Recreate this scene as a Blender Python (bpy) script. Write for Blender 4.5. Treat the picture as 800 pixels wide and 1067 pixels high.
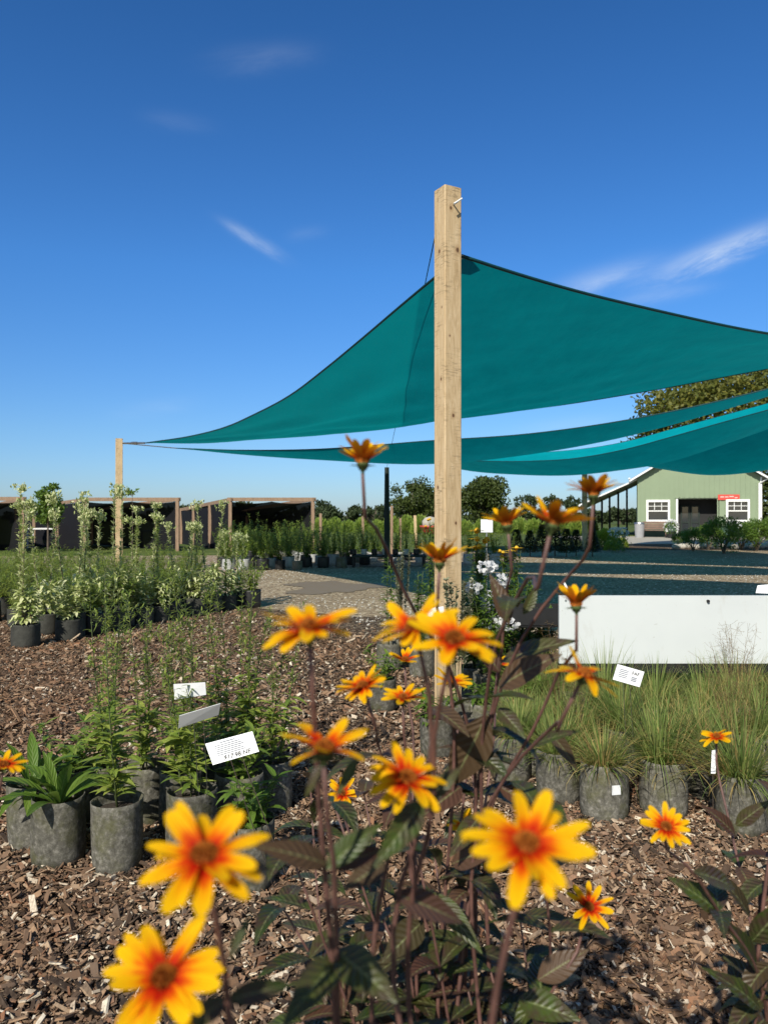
import bpy, math, random
import numpy as np
from mathutils import Vector, Matrix

# ---------------------------------------------------------------- camera, sky, sun
scene = bpy.context.scene
for o in list(bpy.data.objects):
    bpy.data.objects.remove(o)
H = 1.4            # camera height
F = 800.0          # focal length in photo pixels (photo 800 wide)
HY = 537.0         # horizon row
def P(x, y, d):
    return np.array([(x - 400) / F * d, d, H - (y - HY) / F * d])
def G(x, y):       # ground point under a photo position
    d = H * F / (y - HY)
    return np.array([(x - 400) / F * d, d, 0.0])

cam_d = bpy.data.cameras.new('camera'); cam = bpy.data.objects.new('camera', cam_d)
scene.collection.objects.link(cam); scene.camera = cam
cam_d.sensor_fit = 'HORIZONTAL'; cam_d.sensor_width = 36; cam_d.lens = 36
cam.location = (0, 0, H); cam.rotation_euler = (math.radians(90.25), 0, 0)
cam_d.clip_start = 0.02; cam_d.clip_end = 6000
cam_d.dof.use_dof = True; cam_d.dof.focus_distance = 3.6; cam_d.dof.aperture_fstop = 9.0

SUN_EL = 37.0
SHX, SHY = 0.36, 0.93                       # horizontal direction the shadows run in
sl = math.hypot(SHX, SHY); SHX /= sl; SHY /= sl
sun_vec = Vector((-SHX * math.cos(math.radians(SUN_EL)), -SHY * math.cos(math.radians(SUN_EL)), math.sin(math.radians(SUN_EL))))
sun_d = bpy.data.lights.new('sun', 'SUN'); sun = bpy.data.objects.new('sun', sun_d)
scene.collection.objects.link(sun)
sun_d.energy = 5.0; sun_d.angle = math.radians(0.53); sun_d.color = (1, 0.945, 0.83)
sun.rotation_euler = sun_vec.to_track_quat('Z', 'Y').to_euler()
scene.view_settings.view_transform = 'Standard'; scene.view_settings.look = 'None'
scene.view_settings.exposure = 0.14; scene.view_settings.gamma = 1.0

world = bpy.data.worlds.new('World'); scene.world = world; world.use_nodes = True
nt = world.node_tree; nt.nodes.clear()
def N(nt, typ, **kw):
    n = nt.nodes.new(typ)
    for k, v in kw.items():
        if k == 'inp':
            for kk, vv in v.items(): n.inputs[kk].default_value = vv
        else: setattr(n, k, v)
    return n
def LK(nt, a, b): nt.links.new(a, b)
def MATH(nt, op, a, b=None, clamp=False):
    n = nt.nodes.new('ShaderNodeMath'); n.operation = op; n.use_clamp = clamp
    for i, v in enumerate((a, b)):
        if v is None: continue
        if isinstance(v, (int, float)): n.inputs[i].default_value = v
        else: nt.links.new(v, n.inputs[i])
    return n.outputs[0]
sky = N(nt, 'ShaderNodeTexSky', sky_type='NISHITA', sun_disc=False, sun_elevation=math.radians(SUN_EL),
        sun_rotation=math.atan2(sun_vec.x, sun_vec.y), altitude=100, air_density=1.0, dust_density=0.35, ozone_density=2.6)
hs = N(nt, 'ShaderNodeHueSaturation', inp={'Saturation': 1.12, 'Value': 1.0, 'Hue': 0.5})
LK(nt, sky.outputs[0], hs.inputs['Color'])
tc = N(nt, 'ShaderNodeTexCoord'); sp = N(nt, 'ShaderNodeSeparateXYZ')
LK(nt, tc.outputs['Generated'], sp.inputs[0])
cy = MATH(nt, 'MAXIMUM', sp.outputs[1], 0.05)
su = MATH(nt, 'DIVIDE', sp.outputs[0], cy); sv = MATH(nt, 'DIVIDE', sp.outputs[2], cy)
def streak(x0, y0, x1, y1, w, strength, seed, sc=26):
    cx, cyy = (x0 + x1) / 2, (y0 + y1) / 2
    L = math.hypot(x1 - x0, y1 - y0) / 2 / F; ang = math.atan2(-(y1 - y0), x1 - x0)
    ox, oy = (cx - 400) / F, (HY - cyy) / F
    a = MATH(nt, 'SUBTRACT', su, ox); b = MATH(nt, 'SUBTRACT', sv, oy)
    u = MATH(nt, 'ADD', MATH(nt, 'MULTIPLY', a, math.cos(ang)), MATH(nt, 'MULTIPLY', b, math.sin(ang)))
    v = MATH(nt, 'SUBTRACT', MATH(nt, 'MULTIPLY', b, math.cos(ang)), MATH(nt, 'MULTIPLY', a, math.sin(ang)))
    cmb = N(nt, 'ShaderNodeCombineXYZ'); LK(nt, MATH(nt, 'MULTIPLY', u, 0.25), cmb.inputs[0]); LK(nt, v, cmb.inputs[1]); cmb.inputs[2].default_value = seed
    ns = N(nt, 'ShaderNodeTexNoise', inp={'Scale': sc, 'Detail': 9, 'Roughness': 0.68, 'Distortion': 0.5})
    LK(nt, cmb.outputs[0], ns.inputs['Vector'])
    v2 = MATH(nt, 'ADD', v, MATH(nt, 'MULTIPLY', MATH(nt, 'SUBTRACT', ns.outputs[0], 0.5), w / F * 1.5))
    r2 = MATH(nt, 'ADD', MATH(nt, 'POWER', MATH(nt, 'ABSOLUTE', MATH(nt, 'DIVIDE', u, L)), 2.6),
              MATH(nt, 'POWER', MATH(nt, 'ABSOLUTE', MATH(nt, 'DIVIDE', v2, w / F)), 2.0))
    e = MATH(nt, 'EXPONENT', MATH(nt, 'MULTIPLY', r2, -1.2))
    k = MATH(nt, 'MULTIPLY', MATH(nt, 'SUBTRACT', ns.outputs[0], 0.28), 2.6, True)
    return MATH(nt, 'MULTIPLY', MATH(nt, 'MULTIPLY', e, k), strength)
tot = None
for s in [(236, 231, 294, 266, 6, .33, 1, 40), (682, 290, 822, 232, 13, .72, 2, 34), (575, 304, 690, 272, 13, .33, 3, 22),
          (640, 316, 740, 298, 8, .2, 4, 20), (218, 62, 325, 52, 14, .10, 5, 14), (150, 120, 220, 130, 10, .06, 6, 18),
          (530, 452, 640, 436, 9, .14, 7, 16), (120, 430, 200, 420, 9, .10, 8, 16), (300, 245, 340, 240, 8, .06, 9, 16)]:
    t = streak(*s); tot = t if tot is None else MATH(nt, 'ADD', tot, t)
front = MATH(nt, 'GREATER_THAN', sp.outputs[1], 0.06)
tot = MATH(nt, 'MULTIPLY', tot, front, True)
mx = N(nt, 'ShaderNodeMix', data_type='RGBA'); mx.inputs['B'].default_value = (8.0, 9.0, 10.2, 1)
elr = N(nt, 'ShaderNodeValToRGB'); els = elr.color_ramp.elements
els[0].position = 0.0; els[0].color = (.60, .80, 1.22, 1); els[1].position = 0.6; els[1].color = (.40, .86, 1.28, 1)
e_ = els.new(.85); e_.color = (1.05, 1.0, .95, 1); e_ = els.new(.3); e_.color = (.55, 1.03, 1.50, 1); e_ = els.new(.1); e_.color = (.62, .90, 1.26, 1)
LK(nt, sp.outputs[2], elr.inputs[0])
tin = N(nt, 'ShaderNodeMix', data_type='RGBA', blend_type='MULTIPLY', clamp_result=False); LK(nt, MATH(nt, 'ADD', MATH(nt, 'MULTIPLY', sp.outputs[1], 3.0), 0.25, True), tin.inputs['Factor'])
LK(nt, hs.outputs[0], tin.inputs['A']); LK(nt, elr.outputs[0], tin.inputs['B'])
LK(nt, tot, mx.inputs['Factor']); LK(nt, tin.outputs['Result'], mx.inputs['A'])
bg = N(nt, 'ShaderNodeBackground', inp={'Strength': 0.089}); LK(nt, mx.outputs['Result'], bg.inputs[0])
wo = N(nt, 'ShaderNodeOutputWorld'); LK(nt, bg.outputs[0], wo.inputs[0])

# ---------------------------------------------------------------- materials
def newmat(name):
    m = bpy.data.materials.new(name); m.use_nodes = True; m.node_tree.nodes.clear()
    return m, m.node_tree
def ramp(nt, fac, stops, interp='LINEAR'):
    r = N(nt, 'ShaderNodeValToRGB'); r.color_ramp.interpolation = interp
    while len(r.color_ramp.elements) > 1: r.color_ramp.elements.remove(r.color_ramp.elements[0])
    r.color_ramp.elements[0].position = stops[0][0]; r.color_ramp.elements[0].color = (*stops[0][1], 1)
    for p_, c_ in stops[1:]:
        e = r.color_ramp.elements.new(p_); e.color = (*c_, 1)
    LK(nt, fac, r.inputs[0]); return r.outputs[0]
def noise(nt, scale, detail=4, rough=0.6, vec=None, dist=0, sx=None):
    n = N(nt, 'ShaderNodeTexNoise', inp={'Scale': scale, 'Detail': detail, 'Roughness': rough, 'Distortion': dist})
    if vec is None:
        vec = N(nt, 'ShaderNodeTexCoord').outputs['Object']
    if sx:
        mp = N(nt, 'ShaderNodeMapping'); mp.inputs['Scale'].default_value = sx; LK(nt, vec, mp.inputs[0]); vec = mp.outputs[0]
    LK(nt, vec, n.inputs['Vector']); return n.outputs[0]
def out(nt, sh):
    o = N(nt, 'ShaderNodeOutputMaterial'); LK(nt, sh, o.inputs[0])
def mixc(nt, f, a, b):
    m = N(nt, 'ShaderNodeMix', data_type='RGBA')
    for k, v in (('Factor', f), ('A', a), ('B', b)):
        if isinstance(v, (int, float)): m.inputs[k].default_value = v
        elif isinstance(v, tuple): m.inputs[k].default_value = (*v, 1)
        else: LK(nt, v, m.inputs[k])
    return m.outputs['Result']
def plain(name, col, rough=0.7, metal=0.0, var=0.15, scale=8, bump=0.0, bscale=60, spec=0.4):
    m, nt = newmat(name)
    b = N(nt, 'ShaderNodeBsdfPrincipled', inp={'Roughness': rough, 'Metallic': metal, 'Specular IOR Level': spec})
    n = noise(nt, scale, 6, 0.65)
    c = ramp(nt, n, [(0.3, tuple(v * (1 - var) for v in col)), (0.7, tuple(min(1, v * (1 + var)) for v in col))])
    LK(nt, c, b.inputs['Base Color'])
    if bump:
        bp = N(nt, 'ShaderNodeBump', inp={'Strength': bump, 'Distance': 0.01}); LK(nt, noise(nt, bscale, 5), bp.inputs['Height']); LK(nt, bp.outputs[0], b.inputs['Normal'])
    out(nt, b.outputs[0]); return m
def foliage(name, cols, transl=0.35, rough=0.5, tcol=None, spec=0.35, purple=None, gain=1.6):
    cols = [tuple(min(.85, v * gain * w) for v, w in zip(c, (1.12, 1.04, .75) if gain != 1 else (1, 1, 1))) for c in cols]
    m, nt = newmat(name)
    g = N(nt, 'ShaderNodeNewGeometry'); oi = N(nt, 'ShaderNodeObjectInfo')
    k = MATH(nt, 'FRACT', MATH(nt, 'ADD', g.outputs['Random Per Island'], MATH(nt, 'MULTIPLY', oi.outputs['Random'], 0.37)))
    st = [(i / max(1, len(cols) - 1), c) for i, c in enumerate(cols)]
    c = ramp(nt, k, st)
    uv = N(nt, 'ShaderNodeUVMap'); s = N(nt, 'ShaderNodeSeparateXYZ'); LK(nt, uv.outputs[0], s.inputs[0])
    if purple:
        nz = noise(nt, 45, 4, 0.6)
        c = mixc(nt, MATH(nt, 'MULTIPLY', MATH(nt, 'SUBTRACT', nz, 0.38), 3.0, True), c, purple)
    # lighter midrib
    mid = MATH(nt, 'LESS_THAN', MATH(nt, 'ABSOLUTE', MATH(nt, 'SUBTRACT', s.outputs[1], 0.5)), 0.035)
    c = mixc(nt, MATH(nt, 'MULTIPLY', mid, 0.35), c, (0.30, 0.34, 0.14))
    b = N(nt, 'ShaderNodeBsdfPrincipled', inp={'Roughness': rough, 'Specular IOR Level': spec}); LK(nt, c, b.inputs['Base Color'])
    w = MATH(nt, 'SINE', MATH(nt, 'ADD', MATH(nt, 'MULTIPLY', s.outputs[0], 55), MATH(nt, 'MULTIPLY', MATH(nt, 'ABSOLUTE', MATH(nt, 'SUBTRACT', s.outputs[1], 0.5)), -22)))
    bp = N(nt, 'ShaderNodeBump', inp={'Strength': 0.35, 'Distance': 0.002}); LK(nt, w, bp.inputs['Height']); LK(nt, bp.outputs[0], b.inputs['Normal'])
    t = N(nt, 'ShaderNodeBsdfTranslucent')
    tm = mixc(nt, 0.5, c, tcol or tuple(min(1, v * 1.9) for v in cols[-1]))
    LK(nt, tm, t.inputs[0])
    x = N(nt, 'ShaderNodeMixShader', inp={0: transl}); LK(nt, b.outputs[0], x.inputs[1]); LK(nt, t.outputs[0], x.inputs[2])
    out(nt, x.outputs[0]); return m
M = {}
M['leaf_dark'] = foliage('burgundy_green_leaf', [(.018, .032, .009), (.040, .070, .014), (.055, .060, .022), (.030, .050, .012)], .22, .42, (.10, .15, .02), .45, purple=(.060, .026, .026), gain=1.2)
M['leaf_purple'] = foliage('purple_leaf', [(.060, .030, .028), (.075, .045, .035), (.04, .035, .02)], .18, .45, (.16, .07, .04), .4, gain=1.15)
M['leaf_green'] = foliage('green_leaf', [(.035, .075, .012), (.060, .115, .02), (.085, .14, .03)], .35, .45)
M['leaf_mid'] = foliage('mid_green_leaf', [(.04, .085, .018), (.075, .125, .025), (.11, .155, .04)], .35, .5, gain=1.9)
M['leaf_pale'] = foliage('cream_variegated_leaf', [(.16, .24, .05), (.60, .63, .27), (.76, .76, .46), (.30, .38, .10)], .3, .5, gain=1)
M['leaf_lime'] = foliage('lime_leaf', [(.15, .22, .03), (.24, .30, .05)], .35, .5, gain=1.3)
M['leaf_fine'] = foliage('fine_foliage', [(.05, .09, .02), (.085, .135, .03), (.13, .17, .045)], .35, .55, gain=2.1)
M['leaf_sky'] = foliage('narrow_foliage', [(.045, .08, .018), (.09, .13, .03), (.14, .17, .05)], .35, .5, gain=2.3)
M['grass_blade'] = foliage('grass_blade', [(.045, .080, .022), (.075, .125, .035), (.11, .155, .055), (.17, .19, .09)], .35, .5, gain=1.85)
M['grass_brown'] = foliage('dry_grass_blade', [(.16, .12, .06), (.22, .18, .09), (.30, .25, .13)], .3, .6)
M['seed'] = foliage('seed_haze', [(.11, .07, .05), (.16, .12, .07)], .2, .7, gain=1.3)
M['conifer'] = foliage('dark_evergreen_leaf', [(.010, .022, .008), (.02, .04, .012)], .15, .6, gain=1.3)
M['tree'] = foliage('tree_leaf', [(.018, .034, .010), (.035, .055, .015), (.055, .078, .02)], .28, .55, gain=1.35)
M['tree_olive'] = foliage('olive_tree_leaf', [(.04, .055, .013), (.075, .09, .02), (.115, .115, .026)], .3, .55, gain=1.4)
M['tree_far'] = foliage('far_tree_leaf', [(.022, .040, .020), (.036, .056, .028)], .2, .7, gain=1.2)
M['white_petal'] = foliage('white_petal', [(.72, .72, .74), (.82, .82, .82)], .3, .6, (.8, .8, .8), gain=1)
M['yellow_petal'] = foliage('small_yellow_petal', [(.80, .46, .02), (.85, .58, .04)], .3, .6, (.9, .55, .02), gain=1)
M['silver'] = foliage('silver_green_leaf', [(.16, .19, .15), (.26, .27, .25)], .2, .7, gain=1.2)

def petal_mat():
    m, nt = newmat('yellow_petal_with_red_base')
    uv = N(nt, 'ShaderNodeUVMap'); s = N(nt, 'ShaderNodeSeparateXYZ'); LK(nt, uv.outputs[0], s.inputs[0])
    g = N(nt, 'ShaderNodeNewGeometry')
    nz = noise(nt, 260, 4, 0.6)
    u = MATH(nt, 'ADD', s.outputs[0], MATH(nt, 'MULTIPLY', MATH(nt, 'SUBTRACT', nz, 0.5), 0.22))
    u = MATH(nt, 'ADD', u, MATH(nt, 'MULTIPLY', MATH(nt, 'SUBTRACT', g.outputs['Random Per Island'], 0.5), 0.16))
    edge = MATH(nt, 'ABSOLUTE', MATH(nt, 'SUBTRACT', s.outputs[1], 0.5))
    u = MATH(nt, 'ADD', u, MATH(nt, 'MULTIPLY', edge, 0.35))
    c = ramp(nt, u, [(0.0, (.28, .008, .003)), (.32, (.55, .018, .003)), (.47, (.76, .11, .003)), (.62, (.90, .38, .003)), (.78, (.93, .49, .004)), (1, (.95, .55, .006))])
    cb = ramp(nt, u, [(0.0, (.28, .035, .006)), (.4, (.48, .11, .008)), (.8, (.68, .25, .01)), (1, (.80, .36, .01))])
    c = mixc(nt, g.outputs['Backfacing'], c, cb)
    b = N(nt, 'ShaderNodeBsdfPrincipled', inp={'Roughness': 0.6, 'Specular IOR Level': 0.1}); LK(nt, c, b.inputs['Base Color'])
    w = MATH(nt, 'SINE', MATH(nt, 'MULTIPLY', s.outputs[1], 34))
    bp = N(nt, 'ShaderNodeBump', inp={'Strength': 0.3, 'Distance': 0.0006}); LK(nt, w, bp.inputs['Height']); LK(nt, bp.outputs[0], b.inputs['Normal'])
    t = N(nt, 'ShaderNodeBsdfTranslucent'); LK(nt, c, t.inputs[0])
    x = N(nt, 'ShaderNodeMixShader', inp={0: 0.38}); LK(nt, b.outputs[0], x.inputs[1]); LK(nt, t.outputs[0], x.inputs[2])
    out(nt, x.outputs[0]); return m
M['petal'] = petal_mat()
M['disc'] = plain('rust_flower_centre', (.38, .11, .008), .8, var=.7, scale=900)
M['calyx'] = plain('green_calyx', (.07, .10, .03), .6, var=.3, scale=90)
M['stem'] = plain('purple_stem', (.125, .062, .050), .5, var=.4, scale=40)
M['stem_green'] = plain('green_stem', (.07, .09, .03), .6, var=.3, scale=30)
M['stem_brown'] = plain('brown_stem', (.09, .07, .045), .7, var=.3, scale=30)
M['bark'] = plain('bark', (.10, .08, .06), .9, var=.35, scale=12, bump=.5, bscale=20)

def pot_mat():
    m, nt = newmat('grey_woven_grow_pot')
    tcv = N(nt, 'ShaderNodeTexCoord').outputs['Object']; oi = N(nt, 'ShaderNodeObjectInfo')
    n1 = noise(nt, 9, 6, .7); n2 = noise(nt, 45, 5, .7)
    c = ramp(nt, n2, [(.32, (.055, .052, .042)), (.52, (.125, .118, .098)), (.72, (.27, .255, .22))])
    s = N(nt, 'ShaderNodeSeparateXYZ'); LK(nt, tcv, s.inputs[0])
    f = MATH(nt, 'MULTIPLY', MATH(nt, 'SUBTRACT', n1, .46), 5, True)
    c = mixc(nt, MATH(nt, 'MULTIPLY', f, .75), c, (.085, .085, .035))
    f2 = MATH(nt, 'MULTIPLY', MATH(nt, 'SUBTRACT', noise(nt, 17, 5, .7, sx=(1, 1, .35)), .55), 6, True)
    c = mixc(nt, MATH(nt, 'MULTIPLY', f2, .5), c, (.055, .052, .045))
    hv = N(nt, 'ShaderNodeHueSaturation'); LK(nt, c, hv.inputs['Color']); LK(nt, MATH(nt, 'ADD', MATH(nt, 'MULTIPLY', oi.outputs['Random'], .5), .75), hv.inputs['Value'])
    b = N(nt, 'ShaderNodeBsdfPrincipled', inp={'Roughness': .9, 'Specular IOR Level': .2}); LK(nt, hv.outputs[0], b.inputs['Base Color'])
    bp = N(nt, 'ShaderNodeBump', inp={'Strength': .6, 'Distance': .006}); LK(nt, noise(nt, 60, 6, .7), bp.inputs['Height']); LK(nt, bp.outputs[0], b.inputs['Normal'])
    out(nt, b.outputs[0]); return m
M['pot'] = pot_mat()
M['pot_black'] = plain('black_plastic_pot', (.018, .018, .018), .5, var=.3, scale=10)
M['pot_dark'] = plain('dark_fabric_pot', (.045, .045, .038), .9, var=.4, scale=14, bump=.5)
M['pot_light'] = plain('pale_grey_pot', (.40, .40, .39), .7, var=.25, scale=12)
M['soil'] = plain('potting_soil', (.045, .034, .025), .95, var=.5, scale=90, bump=.8, bscale=120)
M['white'] = plain('white_paint', (.80, .80, .78), .45, var=.03, scale=3)
M['board_white'], _nt = newmat('white_board_plastic')
_c = ramp(_nt, noise(_nt, 1.3, 4), [(.3, (.54, .57, .575)), (.7, (.60, .63, .63))])
_c = mixc(_nt, MATH(_nt, 'MULTIPLY', MATH(_nt, 'SUBTRACT', noise(_nt, 3.2, 9, .75, sx=(1, 1, .6)), .55), 3.2, True), _c, (.40, .38, .33))
_c = mixc(_nt, MATH(_nt, 'MULTIPLY', MATH(_nt, 'SUBTRACT', noise(_nt, 60, 3, .6), .70), 9, True), _c, (.25, .22, .18))
_b = N(_nt, 'ShaderNodeBsdfPrincipled', inp={'Roughness': .4}); LK(_nt, _c, _b.inputs['Base Color']); out(_nt, _b.outputs[0])
M['card'] = plain('white_plastic_card', (.78, .79, .80), .4, var=.03, scale=20)
M['ink'] = plain('grey_ink', (.18, .19, .22), .7, var=.1)
M['ink_dark'] = plain('black_ink', (.03, .03, .03), .7, var=.1)
M['metal'] = plain('galvanised_metal', (.55, .55, .55), .35, 1.0, var=.15, scale=30)
M['wire'] = plain('tarnished_wire', (.28, .27, .25), .4, .8, var=.15, scale=30)
M['black'] = plain('black_plastic', (.012, .012, .013), .6, var=.3)
M['concrete'] = plain('concrete', (.40, .37, .31), .85, var=.15, scale=3, bump=.3)
M['glass'] = plain('dark_window_glass', (.03, .035, .04), .08, var=.2, scale=1, spec=.8)
M['green_siding'] = plain('sage_green_metal_siding', (.225, .285, .18), .5, var=.06, scale=.6)
M['green_dark'] = plain('dark_green_wainscot', (.035, .075, .052), .5, var=.1)
M['roof_metal'] = plain('grey_metal_roof', (.32, .32, .33), .5, var=.08)
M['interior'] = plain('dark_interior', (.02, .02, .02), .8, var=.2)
M['red_sign'] = plain('red_banner', (.62, .07, .05), .5, var=.1)
M['pink_mark'] = plain('pale_lettering', (.78, .45, .40), .5, var=.1)
M['bench_wood'] = plain('reddish_bench_wood', (.19, .12, .09), .7, var=.25, scale=6)
M['stone'] = plain('pale_stone', (.45, .42, .37), .85, var=.25, scale=6, bump=.4)
M['dark_fabric'] = plain('dark_green_wrap', (.012, .022, .018), .7, var=.25, scale=8)
M['red_plastic'] = plain('red_cart_paint', (.50, .06, .05), .5, var=.2)

def wood_mat(name, dark, mid, light, knots=True, kn=()):
    m, nt = newmat(name)
    tcn = N(nt, 'ShaderNodeTexCoord').outputs['Object']
    g = noise(nt, 22, 8, .75, tcn, 1.6, sx=(1, 1, .11))
    fine = noise(nt, 150, 4, .6, tcn, 0, sx=(1, 1, .03))
    c = ramp(nt, g, [(.28, dark), (.48, mid), (.72, light)])
    c = mixc(nt, MATH(nt, 'MULTIPLY', MATH(nt, 'SUBTRACT', fine, .5), 1.6, True), c, tuple(v * .72 for v in mid))
    # mill marks: short dark horizontal scuffs
    sc = noise(nt, 60, 3, .6, tcn, 0, sx=(.25, .25, 1.6))
    big = noise(nt, 5, 3, .6, tcn)
    f = MATH(nt, 'MULTIPLY', MATH(nt, 'MULTIPLY', MATH(nt, 'SUBTRACT', sc, .52), 7, True), MATH(nt, 'MULTIPLY', MATH(nt, 'SUBTRACT', big, .44), 6, True))
    c = mixc(nt, MATH(nt, 'MULTIPLY', f, .75), c, tuple(v * .33 for v in mid))
    for (kx, ky, kz, kr) in kn:
        vm = N(nt, 'ShaderNodeVectorMath', operation='DISTANCE'); mpk = N(nt, 'ShaderNodeMapping'); mpk.inputs['Scale'].default_value = (1, 1, .7); LK(nt, tcn, mpk.inputs[0])
        LK(nt, mpk.outputs[0], vm.inputs[0]); vm.inputs[1].default_value = (kx, ky, kz * .7)
        dd_ = MATH(nt, 'ADD', vm.outputs['Value'], MATH(nt, 'MULTIPLY', MATH(nt, 'SUBTRACT', fine, .5), kr * .9))
        c = mixc(nt, MATH(nt, 'MULTIPLY', MATH(nt, 'MULTIPLY', MATH(nt, 'SUBTRACT', kr * 2.4, dd_), 1 / (kr * 2.4), True), .65), c, (.30, .17, .08))
        c = mixc(nt, MATH(nt, 'MULTIPLY', MATH(nt, 'MULTIPLY', MATH(nt, 'SUBTRACT', kr, dd_), 3 / kr, True), .85), c, (.085, .040, .02))
    if knots:
        v = N(nt, 'ShaderNodeTexVoronoi', inp={'Scale': 3.1, 'Randomness': 1.0})
        mp = N(nt, 'ShaderNodeMapping'); mp.inputs['Scale'].default_value = (1.5, 1.5, .62); mp.inputs['Location'].default_value = (.3, .1, .17); LK(nt, tcn, mp.inputs[0])
        LK(nt, mp.outputs[0], v.inputs['Vector'])
        k = MATH(nt, 'SUBTRACT', 1, MATH(nt, 'MULTIPLY', v.outputs['Distance'], 13), True)
        c = mixc(nt, MATH(nt, 'MULTIPLY', k, .85), c, (.10, .042, .02))
    b = N(nt, 'ShaderNodeBsdfPrincipled', inp={'Roughness': .75, 'Specular IOR Level': .25}); LK(nt, c, b.inputs['Base Color'])
    bp = N(nt, 'ShaderNodeBump', inp={'Strength': .35, 'Distance': .003}); LK(nt, g, bp.inputs['Height']); LK(nt, bp.outputs[0], b.inputs['Normal'])
    out(nt, b.outputs[0]); return m
_a = math.radians(29); _f = (math.sin(_a), -math.cos(_a)); _s = (math.cos(_a), math.sin(_a)); KN = []
for face, off, y_, kr in (('r', .0, 434, .011), ('r', .035, 262, .014), ('l', .0, 263, .012), ('r', -.03, 352, .006), ('l', .02, 396, .009), ('l', -.02, 508, .010), ('r', .02, 545, .009), ('l', .03, 322, .006), ('r', -.02, 220, .010)):
    n_, t_ = (_f, _s) if face == 'r' else ((-_s[0], -_s[1]), _f)
    KN.append((n_[0] * .069 + t_[0] * off, n_[1] * .069 + t_[1] * off, H + (HY - y_) / F * 5.3, kr))
M['post_wood'] = wood_mat('rough_sawn_pine', (.34, .225, .11), (.53, .385, .22), (.68, .53, .34), False, KN)
M['frame_wood'] = wood_mat('weathered_lumber', (.17, .105, .065), (.27, .18, .12), (.36, .26, .18), False)

def sail_mat(LEFT_TINT=0.0):
    m, nt = newmat('teal_shade_cloth')
    uv = N(nt, 'ShaderNodeUVMap')
    tcn = N(nt, 'ShaderNodeTexCoord').outputs['Object']
    n = noise(nt, 1.6, 5, .6, tcn)
    n2 = noise(nt, 7, 6, .75, tcn, sx=(.5, .12, 1))
    c = ramp(nt, MATH(nt, 'ADD', MATH(nt, 'MULTIPLY', n, .5), MATH(nt, 'MULTIPLY', n2, .5)), [(.35, (.001, .355, .42)), (.65, (.002, .45, .52))])
    su_ = N(nt, 'ShaderNodeSeparateXYZ'); LK(nt, uv.outputs[0], su_.inputs[0])
    sx_ = N(nt, 'ShaderNodeSeparateXYZ'); LK(nt, tcn, sx_.inputs[0]); left_mask = MATH(nt, 'MULTIPLY', MATH(nt, 'SUBTRACT', -.24, sx_.outputs[0]), 40, True)
    c = mixc(nt, MATH(nt, 'MULTIPLY', left_mask, LEFT_TINT), c, (.004, .62, .66))  # paler teal mixed in left of a straight line across the cloth
    b = N(nt, 'ShaderNodeBsdfPrincipled', inp={'Roughness': .7, 'Specular IOR Level': .06}); LK(nt, c, b.inputs['Base Color'])
    bp = N(nt, 'ShaderNodeBump', inp={'Strength': .55, 'Distance': .05}); LK(nt, n2, bp.inputs['Height']); LK(nt, bp.outputs[0], b.inputs['Normal'])
    t = N(nt, 'ShaderNodeBsdfTranslucent'); hsv = N(nt, 'ShaderNodeHueSaturation', inp={'Value': .56, 'Saturation': 1.0}); LK(nt, c, hsv.inputs['Color']); LK(nt, hsv.outputs[0], t.inputs[0])
    x = N(nt, 'ShaderNodeMixShader', inp={0: .42}); LK(nt, b.outputs[0], x.inputs[1]); LK(nt, t.outputs[0], x.inputs[2])
    out(nt, x.outputs[0]); return m
M['sail'] = sail_mat(); M['sail_left_tint'] = sail_mat(.55)
M['hem'] = plain('dark_teal_hem', (.002, .05, .06), .6, var=.2)
def shade_cloth():
    m, nt = newmat('black_shade_cloth')
    b = N(nt, 'ShaderNodeBsdfPrincipled', inp={'Roughness': .8, 'Base Color': (.010, .010, .013, 1), 'Specular IOR Level': .2})
    t = N(nt, 'ShaderNodeBsdfTransparent'); x = N(nt, 'ShaderNodeMixShader', inp={0: .025})
    LK(nt, b.outputs[0], x.inputs[1]); LK(nt, t.outputs[0], x.inputs[2]); out(nt, x.outputs[0]); return m
M['cloth'] = shade_cloth()

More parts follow.
